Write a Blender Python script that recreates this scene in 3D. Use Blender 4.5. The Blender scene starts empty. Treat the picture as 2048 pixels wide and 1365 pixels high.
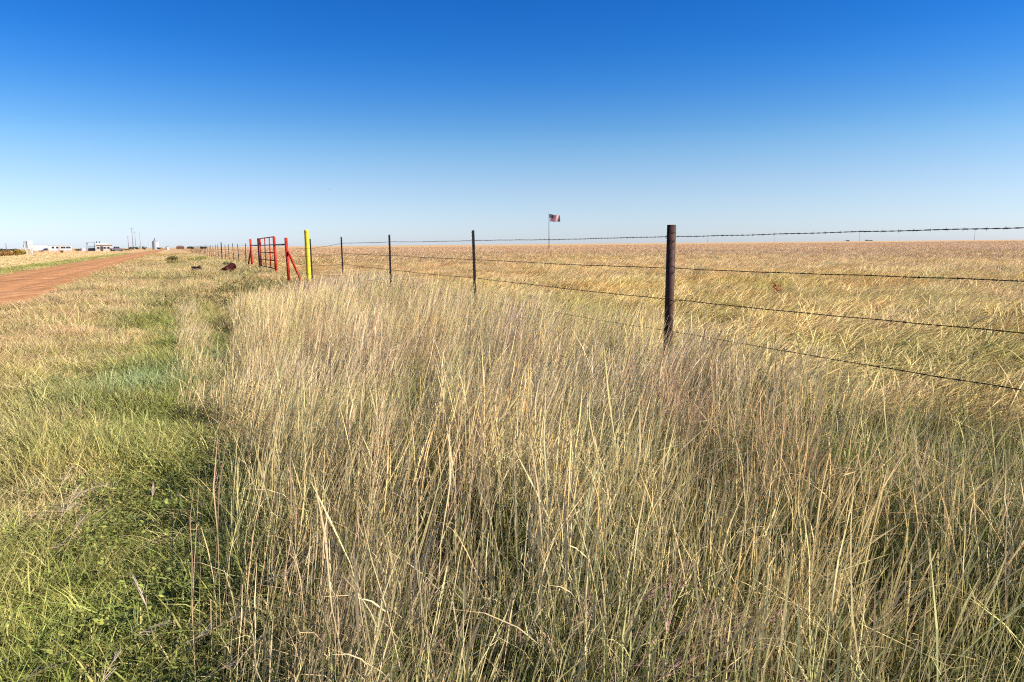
import bpy, math, random
import numpy as np
from mathutils import Matrix, Vector

R = math.radians
rng = np.random.default_rng(7)
random.seed(7)
scene = bpy.context.scene
COL = scene.collection

# ------------------------------------------------------------------ camera
PITCH, ROLL, EYE, FPX = R(7.74), R(-0.5), 1.35, 1420.0
CAM_ROT = Matrix.Rotation(math.pi / 2 - PITCH, 3, 'X') @ Matrix.Rotation(ROLL, 3, 'Z')
cam_data = bpy.data.cameras.new('camera')
cam_data.sensor_width = 36.0
cam_data.lens = FPX / 2048 * 36.0
cam_data.clip_start = 0.05
cam_data.clip_end = 30000
cam = bpy.data.objects.new('camera', cam_data)
cam.matrix_world = Matrix.Translation((0, 0, EYE)) @ CAM_ROT.to_4x4()
COL.objects.link(cam)
scene.camera = cam

# ------------------------------------------------------------------ sky and sun
SUN_EL, SUN_AZ = R(34), R(102)          # azimuth clockwise from the viewing direction (+Y)
world = bpy.data.worlds.new('World')
scene.world = world
world.use_nodes = True
wn = world.node_tree
for n in list(wn.nodes):
    wn.nodes.remove(n)
w_out = wn.nodes.new('ShaderNodeOutputWorld')
w_bg = wn.nodes.new('ShaderNodeBackground')
w_sky = wn.nodes.new('ShaderNodeTexSky')
w_sky.sky_type = 'NISHITA'
w_sky.sun_disc = False
w_sky.sun_elevation = SUN_EL
w_sky.sun_rotation = SUN_AZ
w_sky.altitude = 900
w_sky.air_density = 1.0
w_sky.dust_density = 0.6
w_sky.ozone_density = 2.0
# deepen the sky away from the horizon as the dry clear air of the photograph does; a function of elevation only
w_tc = wn.nodes.new('ShaderNodeTexCoord')
w_sep = wn.nodes.new('ShaderNodeSeparateXYZ')
w_ramp = wn.nodes.new('ShaderNodeValToRGB')
SKY_STOPS = [(0.0, (.74, .85, 1.25)), (.02, (.745, .835, 1.16)), (.045, (.745, .815, 1.04)), (.075, (.73, .80, .98)), (.10, (.65, .785, .96)), (.127, (.54, .77, .96)), (.155, (.38, .69, .96)), (.19, (.24, .60, .99)), (.22, (.155, .545, 1.02)), (.252, (.10, .485, 1.0)), (.308, (.06, .43, .98)), (.4, (.055, .42, .97)), (1.0, (.05, .42, .95))]
while len(w_ramp.color_ramp.elements) < len(SKY_STOPS):
    w_ramp.color_ramp.elements.new(.5)
for e, (p, c) in zip(w_ramp.color_ramp.elements, SKY_STOPS):
    e.position = p; e.color = (*[q / 2 for q in c], 1)
w_ramp.color_ramp.interpolation = 'B_SPLINE'
w_mul = wn.nodes.new('ShaderNodeVectorMath'); w_mul.operation = 'MULTIPLY'
w_bg.inputs['Strength'].default_value = 0.0685
wn.links.new(w_tc.outputs['Generated'], w_sep.inputs['Vector'])
wn.links.new(w_sep.outputs['Z'], w_ramp.inputs['Fac'])
w_dbl = wn.nodes.new('ShaderNodeVectorMath'); w_dbl.operation = 'SCALE'; w_dbl.inputs['Scale'].default_value = 2.0
wn.links.new(w_sky.outputs['Color'], w_dbl.inputs[0])
wn.links.new(w_dbl.outputs['Vector'], w_mul.inputs[0])
wn.links.new(w_ramp.outputs['Color'], w_mul.inputs[1])
wn.links.new(w_mul.outputs['Vector'], w_bg.inputs['Color'])
wn.links.new(w_bg.outputs['Background'], w_out.inputs['Surface'])

sun_data = bpy.data.lights.new('sun', 'SUN')
sun_data.energy = 5.0
sun_data.angle = R(0.53)
sun_data.color = (1.0, 0.94, 0.84)
sun = bpy.data.objects.new('sun', sun_data)
SUN_DIR = Vector((math.sin(SUN_AZ) * math.cos(SUN_EL), math.cos(SUN_AZ) * math.cos(SUN_EL), math.sin(SUN_EL)))
sun.rotation_euler = SUN_DIR.to_track_quat('Z', 'Y').to_euler()
sun.location = SUN_DIR * 50
COL.objects.link(sun)

scene.view_settings.view_transform = 'Standard'
scene.view_settings.look = 'None'
scene.view_settings.exposure = 1.15
scene.view_settings.gamma = 1.0
scene.view_settings.use_curve_mapping = False
scene.render.engine = 'CYCLES'
scene.cycles.use_denoising = False
scene.cycles.use_adaptive_sampling = True
scene.cycles.adaptive_threshold = 0.03
scene.cycles.max_bounces = 4
scene.cycles.diffuse_bounces = 1
scene.cycles.transmission_bounces = 2
scene.cycles.glossy_bounces = 2
scene.cycles.pixel_filter_type = 'BLACKMAN_HARRIS'
scene.cycles.filter_width = 1.15

# ------------------------------------------------------------------ coordinates
# the road and the fence run parallel; u = metres to the right of the camera across them, w = metres along them
VPX = 350.0
A = math.atan((1024 - VPX) / FPX)
FD = np.array([-math.sin(A), math.cos(A)])          # along the fence
FN = np.array([math.cos(A), math.sin(A)])           # across the fence, to the right
def uw(x, y):
    return x * FN[0] + y * FN[1], x * FD[0] + y * FD[1]
def xy(u, w):
    return u * FN[0] + w * FD[0], u * FN[1] + w * FD[1]
def ray(px, py):
    return CAM_ROT @ Vector(((px - 1024) / FPX, -(py - 682.5) / FPX, -1.0))
def ground_at(px, py, z=0.0):
    d = ray(px, py)
    t = (z - EYE) / d.z
    return d.x * t, d.y * t
def at_depth(px, depth):
    """ground x, y of the column px at a distance of depth metres along the view"""
    d = ray(px, 490)
    t = depth / d.y
    return d.x * t, depth
FENCE_U = 4.47
ROAD0, ROAD1 = -8.2, -3.6

def sstep(a, b, x):
    t = np.clip((x - a) / (b - a), 0, 1)
    return t * t * (3 - 2 * t)
def tz(u, w):
    u = np.asarray(u, float); w = np.asarray(w, float)
    drive = sstep(31, 35, w) * (1 - sstep(43, 47, w))
    z = -0.15 * np.exp(-((u + 0.9) / 1.7) ** 2) * (1 - drive)
    z = z - 0.20 * np.exp(-((w - 28.5) / 5) ** 2 - ((u - 4.0) / 3) ** 2)
    z = z - 0.07 * sstep(ROAD0 - .3, ROAD0 + .5, u) * (1 - sstep(ROAD1 - .5, ROAD1 + .3, u))
    z = z - 0.10 * np.exp(-((u + 11.5) / 1.2) ** 2)
    near = np.exp(-(w / 60.0) ** 2)
    z = z + near * 0.025 * (np.sin(u * 0.9 + 1.3) * np.sin(w * 0.55 + .4) + np.sin(u * 2.1 + w * 1.4))
    z = z + 1.7 * sstep(120, 700, u)
    return z
def gz(x, y):
    return float(tz(*uw(x, y)))

_perm = rng.random((256, 256))
def vnoise(x, y, f):
    x = np.asarray(x, float) * f + 71.3; y = np.asarray(y, float) * f + 19.7
    xi = np.floor(x).astype(int); yi = np.floor(y).astype(int)
    fx = x - xi; fy = y - yi
    fx = fx * fx * (3 - 2 * fx); fy = fy * fy * (3 - 2 * fy)
    g = lambda i, j: _perm[(xi + i) & 255, (yi + j) & 255]
    return (g(0, 0) * (1 - fx) + g(1, 0) * fx) * (1 - fy) + (g(0, 1) * (1 - fx) + g(1, 1) * fx) * fy
def fbm(x, y, f, o=3):
    s = 0; a = 1; t = 0
    for k in range(o):
        s = s + a * vnoise(x + 13.7 * k, y - 7.1 * k, f * 2 ** k); t += a; a *= .5
    return s / t

# ------------------------------------------------------------------ materials
MATS = {}
def mat(name, col, rough=0.6, var=0.12, scale=20.0, metal=0.0, bump=0.0, col2=None, spec=0.3):
    if name in MATS:
        return MATS[name]
    m = bpy.data.materials.new(name); m.use_nodes = True
    nt = m.node_tree; b = nt.nodes['Principled BSDF']
    b.inputs['Roughness'].default_value = rough
    b.inputs['Metallic'].default_value = metal
    b.inputs['Specular IOR Level'].default_value = spec
    tc = nt.nodes.new('ShaderNodeTexCoord')
    no = nt.nodes.new('ShaderNodeTexNoise')
    no.inputs['Scale'].default_value = scale; no.inputs['Detail'].default_value = 5
    nt.links.new(tc.outputs['Object'], no.inputs['Vector'])
    ra = nt.nodes.new('ShaderNodeValToRGB')
    c2 = col2 or tuple(c * (1 - 2.2 * var) for c in col)
    c1 = tuple(min(1, c * (1 + var)) for c in col)
    ra.color_ramp.elements[0].position = .35; ra.color_ramp.elements[0].color = (*c2, 1)
    ra.color_ramp.elements[1].position = .65; ra.color_ramp.elements[1].color = (*c1, 1)
    nt.links.new(no.outputs['Fac'], ra.inputs['Fac'])
    nt.links.new(ra.outputs['Color'], b.inputs['Base Color'])
    if bump:
        bu = nt.nodes.new('ShaderNodeBump'); bu.inputs['Strength'].default_value = bump
        nt.links.new(no.outputs['Fac'], bu.inputs['Height'])
        nt.links.new(bu.outputs['Normal'], b.inputs['Normal'])
    MATS[name] = m
    return m

def leaf_mat(name, instanced=True, cols=None):
    """grass and leaves: base and tip colours come from each tuft, gp = (height along blade, random per blade, seed head)"""
    m = bpy.data.materials.new(name); m.use_nodes = True
    nt = m.node_tree; b = nt.nodes['Principled BSDF']; out = nt.nodes['Material Output']
    b.inputs['Roughness'].default_value = .6
    b.inputs['Specular IOR Level'].default_value = .25
    gp = nt.nodes.new('ShaderNodeAttribute'); gp.attribute_name = 'gp'
    sep = nt.nodes.new('ShaderNodeSeparateColor')
    nt.links.new(gp.outputs['Color'], sep.inputs['Color'])
    mix = nt.nodes.new('ShaderNodeMix'); mix.data_type = 'RGBA'
    nt.links.new(sep.outputs['Red'], mix.inputs['Factor'])
    if instanced:
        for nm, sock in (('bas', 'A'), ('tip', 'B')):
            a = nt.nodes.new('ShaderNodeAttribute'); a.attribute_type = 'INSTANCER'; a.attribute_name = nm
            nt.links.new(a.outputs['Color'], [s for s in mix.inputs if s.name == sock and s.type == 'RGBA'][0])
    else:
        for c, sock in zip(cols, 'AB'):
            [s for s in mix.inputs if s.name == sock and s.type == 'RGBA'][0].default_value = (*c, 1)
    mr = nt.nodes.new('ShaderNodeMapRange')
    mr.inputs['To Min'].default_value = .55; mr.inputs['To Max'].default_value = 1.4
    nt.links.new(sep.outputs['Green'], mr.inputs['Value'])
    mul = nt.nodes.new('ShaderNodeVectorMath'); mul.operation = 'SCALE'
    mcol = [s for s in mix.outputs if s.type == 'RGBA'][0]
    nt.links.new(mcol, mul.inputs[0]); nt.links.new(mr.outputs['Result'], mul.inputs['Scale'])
    hv = nt.nodes.new('ShaderNodeMix'); hv.data_type = 'VECTOR'
    hv.inputs[4].default_value = (1.08, .97, .95); hv.inputs[5].default_value = (.82, .96, .68)
    nt.links.new(sep.outputs['Blue'], hv.inputs[0])
    m2 = nt.nodes.new('ShaderNodeVectorMath'); m2.operation = 'MULTIPLY'
    nt.links.new(mul.outputs['Vector'], m2.inputs[0]); nt.links.new(hv.outputs[1], m2.inputs[1])
    mul = m2
    nt.links.new(mul.outputs['Vector'], b.inputs['Base Color'])
    tr = nt.nodes.new('ShaderNodeBsdfTranslucent')
    nt.links.new(mul.outputs['Vector'], tr.inputs['Color'])
    ms = nt.nodes.new('ShaderNodeMixShader'); ms.inputs['Fac'].default_value = .22
    nt.links.new(b.outputs['BSDF'], ms.inputs[1]); nt.links.new(tr.outputs['BSDF'], ms.inputs[2])
    nt.links.new(ms.outputs['Shader'], out.inputs['Surface'])
    return m

# ------------------------------------------------------------------ mesh helpers
class MB:
    def __init__(s):
        s.v = []; s.f = []; s.mi = []
    def add(s, vs, fs, mi=0):
        o = len(s.v); s.v += [tuple(p) for p in vs]
        s.f += [tuple(i + o for i in f) for f in fs]; s.mi += [mi] * len(fs)
    def box(s, x0, x1, y0, y1, z0, z1, mi=0):
        v = [(x, y, z) for z in (z0, z1) for y in (y0, y1) for x in (x0, x1)]
        s.add(v, [(0, 2, 3, 1), (4, 5, 7, 6), (0, 1, 5, 4), (2, 6, 7, 3), (0, 4, 6, 2), (1, 3, 7, 5)], mi)
    def tube(s, pts, rad, n=8, cap=True, mi=0):
        pts = [Vector(p) for p in pts]
        rr = rad if isinstance(rad, (list, tuple)) else [rad] * len(pts)
        o = len(s.v); up = None
        for i, p in enumerate(pts):
            t = (pts[min(i + 1, len(pts) - 1)] - pts[max(i - 1, 0)]).normalized()
            if up is None:
                up = Vector((0, 0, 1)) if abs(t.z) < .9 else Vector((1, 0, 0))
            a = t.cross(up).normalized(); b = a.cross(t).normalized(); up = b
            for k in range(n):
                th = 2 * math.pi * k / n
                s.v.append(tuple(p + (a * math.cos(th) + b * math.sin(th)) * rr[i]))
        for i in range(len(pts) - 1):
            for k in range(n):
                k2 = (k + 1) % n
                s.f.append((o + i * n + k, o + i * n + k2, o + (i + 1) * n + k2, o + (i + 1) * n + k)); s.mi.append(mi)
        if cap:
            s.f.append(tuple(o + k for k in reversed(range(n)))); s.mi.append(mi)
            e = o + (len(pts) - 1) * n
            s.f.append(tuple(e + k for k in range(n))); s.mi.append(mi)
    def prism(s, prof, y0, y1, mi=0):
        """profile in x, z extruded along y"""
        n = len(prof)
        v = [(x, y0, z) for x, z in prof] + [(x, y1, z) for x, z in prof]
        f = [tuple(range(n)), tuple(reversed(range(n, 2 * n)))]
        f += [(i, i + n, (i + 1) % n + n, (i + 1) % n) for i in range(n)]
        s.add(v, f, mi)
    def build(s, name, mats, parent=None, smooth=False, loc=None):
        me = bpy.data.meshes.new(name)
        me.from_pydata(s.v, [], s.f)
        for m in (mats if isinstance(mats, (list, tuple)) else [mats]):
            me.materials.append(m)
        me.polygons.foreach_set('material_index', s.mi)
        if smooth:
            me.polygons.foreach_set('use_smooth', [True] * len(s.f))
        me.update()
        o = bpy.data.objects.new(name, me); COL.objects.link(o)
        if loc is not None:
            o.location = loc
        if parent is not None:
            o.parent = parent
        return o
def tag(o, label=None, cat=None, group=None, kind=None):
    if label: o['label'] = label
    if cat: o['category'] = cat
    if group: o['group'] = group
    if kind: o['kind'] = kind
    return o
def empty(name, loc=(0, 0, 0), rz=0.0):
    o = bpy.data.objects.new(name, None); COL.objects.link(o)
    o.location = loc; o.rotation_euler = (0, 0, rz); o.empty_display_size = .2
    return o
def link_copy(o, parent):
    c = o.copy(); COL.objects.link(c); c.parent = parent
    return c

# ------------------------------------------------------------------ ground
def spaced(lo_far, lo, hi, hi_far, step, g=1.35):
    c = list(np.arange(lo, hi + 1e-6, step))
    a = []; d = step; p = lo
    while p > lo_far:
        d *= g; p -= d; a.append(p)
    b = []; d = step; p = hi
    while p < hi_far:
        d *= g; p += d; b.append(p)
    return np.array(a[::-1] + c + b)
us = spaced(-9000, -14, 9, 9000, .45)
ws = spaced(-2500, -4, 52, 12000, .7)
U, W = np.meshgrid(us, ws)
Z = tz(U, W)
X, Y = xy(U, W)
nu, nw = len(us), len(ws)
gm = MB()
gm.v = list(zip(X.ravel().tolist(), Y.ravel().tolist(), Z.ravel().tolist()))
gm.f = [(j * nu + i, j * nu + i + 1, (j + 1) * nu + i + 1, (j + 1) * nu + i) for j in range(nw - 1) for i in range(nu - 1)]
gm.mi = [0] * len(gm.f)

m = bpy.data.materials.new('prairie_soil'); m.use_nodes = True
nt = m.node_tree; b = nt.nodes['Principled BSDF']; b.inputs['Roughness'].default_value = .95
b.inputs['Specular IOR Level'].default_value = .1
tc = nt.nodes.new('ShaderNodeTexCoord')
def noise_node(scale, detail=4):
    n = nt.nodes.new('ShaderNodeTexNoise'); n.inputs['Scale'].default_value = scale; n.inputs['Detail'].default_value = detail
    nt.links.new(tc.outputs['Object'], n.inputs['Vector']); return n
def ramp(n, stops):
    r = nt.nodes.new('ShaderNodeValToRGB')
    while len(r.color_ramp.elements) < len(stops): r.color_ramp.elements.new(.5)
    for e, (p, c) in zip(r.color_ramp.elements, stops):
        e.position = p; e.color = (*c, 1)
    nt.links.new(n.outputs['Fac'], r.inputs['Fac']); return r
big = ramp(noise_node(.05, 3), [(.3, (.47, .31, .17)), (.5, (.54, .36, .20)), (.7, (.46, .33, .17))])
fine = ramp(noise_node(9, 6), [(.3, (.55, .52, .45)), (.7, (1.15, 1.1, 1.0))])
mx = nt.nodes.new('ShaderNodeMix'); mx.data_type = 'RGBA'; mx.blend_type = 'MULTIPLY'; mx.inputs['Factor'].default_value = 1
near = ramp(noise_node(.8, 4), [(.3, (.055, .040, .022)), (.5, (.085, .058, .030)), (.7, (.07, .058, .025))])  # soil near the camera darkened to paint in shade between the stems
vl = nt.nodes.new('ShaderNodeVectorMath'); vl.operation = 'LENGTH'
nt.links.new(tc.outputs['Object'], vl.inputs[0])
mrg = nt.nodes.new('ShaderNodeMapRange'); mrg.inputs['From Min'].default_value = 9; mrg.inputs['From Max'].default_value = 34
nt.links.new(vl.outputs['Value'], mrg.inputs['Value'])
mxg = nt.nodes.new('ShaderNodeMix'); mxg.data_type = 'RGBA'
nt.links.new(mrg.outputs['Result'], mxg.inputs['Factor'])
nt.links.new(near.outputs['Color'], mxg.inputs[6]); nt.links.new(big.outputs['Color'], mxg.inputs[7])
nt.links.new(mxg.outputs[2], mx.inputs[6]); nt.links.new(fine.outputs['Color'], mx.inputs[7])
nt.links.new(mx.outputs[2], b.inputs['Base Color'])
bu = nt.nodes.new('ShaderNodeBump'); bu.inputs['Strength'].default_value = .6; bu.inputs['Distance'].default_value = .04
nt.links.new(noise_node(14, 5).outputs['Fac'], bu.inputs['Height']); nt.links.new(bu.outputs['Normal'], b.inputs['Normal'])
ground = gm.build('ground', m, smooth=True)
tag(ground, 'flat dry prairie ground under the grass reaching the horizon', kind='structure')

# ------------------------------------------------------------------ dirt road
rus = np.linspace(ROAD0 - .25, ROAD1 + .25, 34)
rws = spaced(-60, -6, 60, 2600, .8)
RU, RW = np.meshgrid(rus, rws)
edge = .18 * (fbm(RU * 0 + 3, RW, .35, 3) - .5)
RU2 = RU + edge * np.where(RU > -6.8, 1, -1)
t = (RU - ROAD0) / (ROAD1 - ROAD0)
prof = 0.05 * (1 - (2 * t - 1) ** 2)
ruts = -.05 * (np.exp(-((t - .3) / .07) ** 2) + np.exp(-((t - .7) / .07) ** 2))
base = tz(RU2, RW)
side = np.clip(np.minimum(RU - rus[0], rus[-1] - RU) / .5, 0, 1)
RZ = base + .07 * side + (prof + ruts) * side + .012 * (fbm(RU2, RW, 1.7, 3) - .5) * side - .02 * (side == 0)
RX, RY = xy(RU2, RW)
rm = MB()
rm.v = list(zip(RX.ravel().tolist(), RY.ravel().tolist(), RZ.ravel().tolist()))
n1 = len(rus)
rm.f = [(j * n1 + i, j * n1 + i + 1, (j + 1) * n1 + i + 1, (j + 1) * n1 + i) for j in range(len(rws) - 1) for i in range(n1 - 1)]
rm.mi = [0] * len(rm.f)
m = bpy.data.materials.new('red_dirt'); m.use_nodes = True
nt = m.node_tree; b = nt.nodes['Principled BSDF']; b.inputs['Roughness'].default_value = .95
b.inputs['Specular IOR Level'].default_value = .1
tc = nt.nodes.new('ShaderNodeTexCoord')
mp = nt.nodes.new('ShaderNodeMapping'); mp.inputs['Rotation'].default_value = (0, 0, -A)
mp.inputs['Scale'].default_value = (2.2, .12, 1)
nt.links.new(tc.outputs['Object'], mp.inputs['Vector'])
streak = nt.nodes.new('ShaderNodeTexNoise'); streak.inputs['Scale'].default_value = 1.0; streak.inputs['Detail'].default_value = 5
nt.links.new(mp.outputs['Vector'], streak.inputs['Vector'])
c1 = ramp(streak, [(.3, (.29, .128, .050)), (.5, (.41, .195, .080)), (.7, (.50, .265, .125))])
c2 = ramp(noise_node(6, 6), [(.3, (.70, .68, .65)), (.7, (1.12, 1.12, 1.12))])
mx = nt.nodes.new('ShaderNodeMix'); mx.data_type = 'RGBA'; mx.blend_type = 'MULTIPLY'; mx.inputs['Factor'].default_value = 1
nt.links.new(c1.outputs['Color'], mx.inputs[6]); nt.links.new(c2.outputs['Color'], mx.inputs[7])
nt.links.new(mx.outputs[2], b.inputs['Base Color'])
bu = nt.nodes.new('ShaderNodeBump'); bu.inputs['Strength'].default_value = .5; bu.inputs['Distance'].default_value = .02
nt.links.new(noise_node(20, 4).outputs['Fac'], bu.inputs['Height']); nt.links.new(bu.outputs['Normal'], b.inputs['Normal'])
road = rm.build('dirt_road', m, smooth=True)
tag(road, 'reddish dirt road running straight towards the horizon', kind='structure')

# ------------------------------------------------------------------ fence
M_RUST = mat('rusty_pipe', (.062, .031, .024), .7, .22, 22, bump=.1, spec=.15)
M_TPOST = mat('dark_tpost_paint', (.018, .015, .013), .7, .3, 25, spec=.15)
M_WIRE = mat('barbed_wire_steel', (.03, .024, .02), .55, .3, 40, metal=.4)
M_RED = mat('red_paint', (.40, .030, .014), .6, .22, 9, bump=.08, spec=.12)
M_DRED = mat('dark_shaded_red', (.075, .010, .008), .5, .3, 12)  # shade put into the red of rails, lower bars and hinge post
M_YEL = mat('yellow_plastic', (.62, .47, .022), .45, .08, 8)
POST1 = at_depth(1340, 7.1)
W1 = uw(*POST1)[1]
U1 = uw(*POST1)[0]
FENCE_U = U1
SP = 7.1 * .640 / math.cos(A)
WIRE_H = (1.435, 1.12, .81, .48)
def fp(w, z, du=0.0):
    x, y = xy(FENCE_U + du, w)
    return Vector((x, y, float(tz(FENCE_U + du, w)) + z))

def tpost_mesh():
    mb = MB(); H = 1.6
    prof = [(-.019, .004), (.019, .004), (.019, 0), (.0025, 0), (.0025, -.036), (-.0025, -.036), (-.0025, 0), (-.019, 0)]
    n = len(prof)
    mb.add([(x, y, -.3) for x, y in prof] + [(x, y, H) for x, y in prof],
           [tuple(reversed(range(n))), tuple(range(n, 2 * n))] + [(i, (i + 1) % n, (i + 1) % n + n, i + n) for i in range(n)])
    z = .1
    while z < H - .03:
        mb.box(-.011, .011, .004, .012, z, z + .012); z += .054
    return mb
fence = empty('barbed_wire_fence', fp(W1, 0))
tag(fence, 'barbed wire fence from the thick rusty pipe post back to the yellow post', 'fence')
def rel(o, parent):
    o.parent = parent
    o.matrix_parent_inverse = Matrix.Translation(-parent.location)
    return o
# corner pipe post with its tie wires
mb = MB()
mb.tube([(0, 0, -.4), (.004, 0, .6), (.012, 0, 1.545)], .044, 28, cap=False)
mb.tube([(.012, 0, 1.545), (.012, 0, 1.2)], .039, 28, cap=True)
n = 28
mb.f += [(28 * 2 + k, 28 * 2 + (k + 1) % n, 28 * 3 + (k + 1) % n, 28 * 3 + k) for k in range(n)]; mb.mi += [0] * n
pipe = mb.build('pipe_post', M_RUST, smooth=False, loc=fp(W1, 0))
for p in pipe.data.polygons: p.use_smooth = len(p.vertices) == 4 and abs(p.normal.z) < .5
pipe['label'] = 'thick rusty brown pipe post'
rel(pipe, fence)
for k, h in enumerate(WIRE_H):
    mb = MB()
    pts = []
    for i in range(26):
        th = 2 * math.pi * i / 24
        pts.append((.005 + .0505 * math.cos(th), .0505 * math.sin(th), h + .004 + .028 * math.cos(th + 1.1 + k) + .004 * i / 24))
    mb.tube(pts, .0022, 5)
    tie = mb.build('tie_wire', M_WIRE, smooth=True, loc=fp(W1, 0)); rel(tie, pipe)
    tie.parent = pipe; tie.matrix_parent_inverse = Matrix.Translation(-fp(W1, 0))
# T-posts up to the gate
tpm = tpost_mesh(); tp0 = None
RZF = math.atan2(FD[1], FD[0])
for n in (-2, -1, 1, 2, 3, 4):
    w = W1 + SP * n
    loc = fp(w, .15 if n == 4 else 0, -.02)
    if tp0 is None:
        o = tp0 = tpm.build('t_post', M_TPOST, loc=loc)
    else:
        o = tp0.copy(); COL.objects.link(o); o.location = loc
    o.rotation_euler = (R(random.uniform(-1.2, 1.2)), R(random.uniform(-1.0, 1.0)), RZF - math.pi / 2 + R(random.uniform(-12, 12)) + math.pi / 2)
    rel(o, fence)
GATE = {}
for px, dep in ((575, 28.5), (550, 33.5), (518, 40.0), (502, 45.5)):
    GATE[px] = uw(*at_depth(px, dep))[1]
GXY = {575: at_depth(575, 28.5), 550: at_depth(550, 33.5), 518: at_depth(518, 40.0), 502: at_depth(502, 45.5)}
def gpt(px, z):
    x, y = GXY[px]; return Vector((x, y, gz(x, y) + z))
anchors = [W1 + SP * n for n in (-2, -1, 0, 1, 2, 3, 4)] + [GATE[575]]
rw = random.Random(3)
for k, h in enumerate(WIRE_H):
    jig = {a: rw.uniform(-.012, .012) for a in anchors}
    def wire_pt(w):
        for a, c in zip(anchors, anchors[1:]):
            if w <= c + 1e-6:
                s = (w - a) / (c - a)
                z = h + jig[a] * (1 - s) + jig[c] * s - .008 * 4 * s * (1 - s) + .002 * math.sin(w * 2.1 + k) + .0012 * math.sin(w * 9 + k)
                za, zc = [float(tz(FENCE_U, q)) if q > W1 - .1 else float(tz(FENCE_U, W1)) + .02 for q in (a, c)]
                x, y = xy(FENCE_U + .055 + .004 * math.sin(w * 7 + k), w)
                return Vector((x, y, z + za * (1 - s) + zc * s))
    mb = MB()
    wsn = np.arange(anchors[0], W1 + 11, .03)
    for ph in (0, math.pi):
        mb.tube([wire_pt(w) + Vector((FN[0] * math.cos(w * 50 + ph), FN[1] * math.cos(w * 50 + ph), math.sin(w * 50 + ph))) * .0023 for w in wsn], .0026, 4)
    mb.tube([wire_pt(w) for w in np.append(np.arange(wsn[-1], anchors[-1], .25), anchors[-1])], .0052, 5)
    wire = mb.build('wire', M_WIRE, smooth=True); rel(wire, fence)
    mb = MB(); w = anchors[0] + .05
    while w < W1 + 16:
        p = wire_pt(w); ax = Vector((FD[0], FD[1], 0))
        mb.tube([p - ax * .008, p + ax * .008], .0045, 6)
        a0 = rw.uniform(0, 6.28)
        for q in range(4):
            th = a0 + q * math.pi / 2 + rw.uniform(-.3, .3)
            d = Vector((FN[0] * math.cos(th), FN[1] * math.cos(th), math.sin(th))) + ax * rw.uniform(-.5, .5)
            s = p + ax * (.006 if q % 2 else -.006)
            mb.tube([s, s + d.normalized() * .016], [.0014, .0008], 3)
        w += .125 + rw.uniform(-.02, .02)
    bb = mb.build('barbs', M_WIRE); bb['kind'] = 'stuff'
    bb.parent = wire; bb.matrix_parent_inverse = Matrix.Identity(4)

# far fence beyond the gate
fence2 = empty('barbed_wire_fence', fp(GATE[502], 0))
tag(fence2, 'distant row of thin fence posts running on beyond the red gate', 'fence')
N2 = list(range(9, 40))
for n in N2:
    o = tp0.copy(); COL.objects.link(o)
    o.location = fp(W1 + SP * n + random.uniform(-.3, .3), random.uniform(-.06, .05), -.02)
    o.rotation_euler = (R(random.uniform(-2, 2)), R(random.uniform(-2.5, 2.5)), RZF)
    if n == 14:
        o.scale = (2.2, 2.2, 1.12)
    rel(o, fence2)
for k, h in enumerate(WIRE_H):
    mb = MB()
    mb.tube([fp(GATE[502], h)] + [fp(W1 + SP * n, h - (.02 if 2 * n % 2 else 0), .03) for n in np.arange(9, 39.6, .5)], .005, 4)
    rel(mb.build('wire', M_WIRE), fence2)

# ------------------------------------------------------------------ gate and its braced posts
def pipe_path(mbx, a, c, r, n=14):
    mbx.tube([a, c], r, n)
def gate_post(px, top, lean, m_, parent, r=.062):
    mb = MB(); b0 = gpt(px, 0)
    mb.tube([b0 + Vector((0, 0, -.3)), b0 + Vector((lean, 0, top - .02))], r, 18)
    mb.tube([b0 + Vector((lean, 0, top - .02)), b0 + Vector((lean, 0, top)), b0 + Vector((lean, 0, top + .02))], [r, r * .9, r * .3], 18)
    o = mb.build('post', m_, smooth=False); rel(o, parent)
    for p in o.data.polygons: p.use_smooth = len(p.vertices) == 4
    return o
def gz_f(w): return float(tz(FENCE_U, w))
br1 = empty('gate_brace', gpt(575, 0))
tag(br1, 'pair of red pipe posts with dark cross rail nearest the yellow post', 'gate post', 'braced posts beside the gate')
gate_post(575, 1.86, -.05, M_RED, br1)
gate_post(550, 1.84, -.03, M_RED, br1, .066)
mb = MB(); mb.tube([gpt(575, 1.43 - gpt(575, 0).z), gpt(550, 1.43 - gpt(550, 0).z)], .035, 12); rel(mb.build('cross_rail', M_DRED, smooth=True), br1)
mb = MB(); bfx, bfy = at_depth(606, 27.2)
mb.tube([gpt(575, 1.34), Vector((bfx, bfy, gz(bfx, bfy) - .1))], .042, 12); rel(mb.build('diagonal_brace', M_RED, smooth=True), br1)
br2 = empty('gate_brace', gpt(502, 0))
tag(br2, 'pair of red pipe posts with dark cross rail beyond the hinge side', 'gate post', 'braced posts beside the gate')
gate_post(518, 1.80, -.02, M_DRED, br2, .068)  # hinge post darkened, the gate's shadow held in its colour
gate_post(502, 1.82, -.02, M_RED, br2, .066)
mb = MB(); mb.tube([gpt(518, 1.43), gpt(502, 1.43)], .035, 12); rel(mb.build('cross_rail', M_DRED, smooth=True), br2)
mb = MB(); bfx, bfy = at_depth(492.5, 46.2)
mb.tube([gpt(502, 1.33), Vector((bfx, bfy, gz(bfx, bfy) - .1))], .045, 12); rel(mb.build('diagonal_brace', M_DRED, smooth=True), br2)

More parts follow.
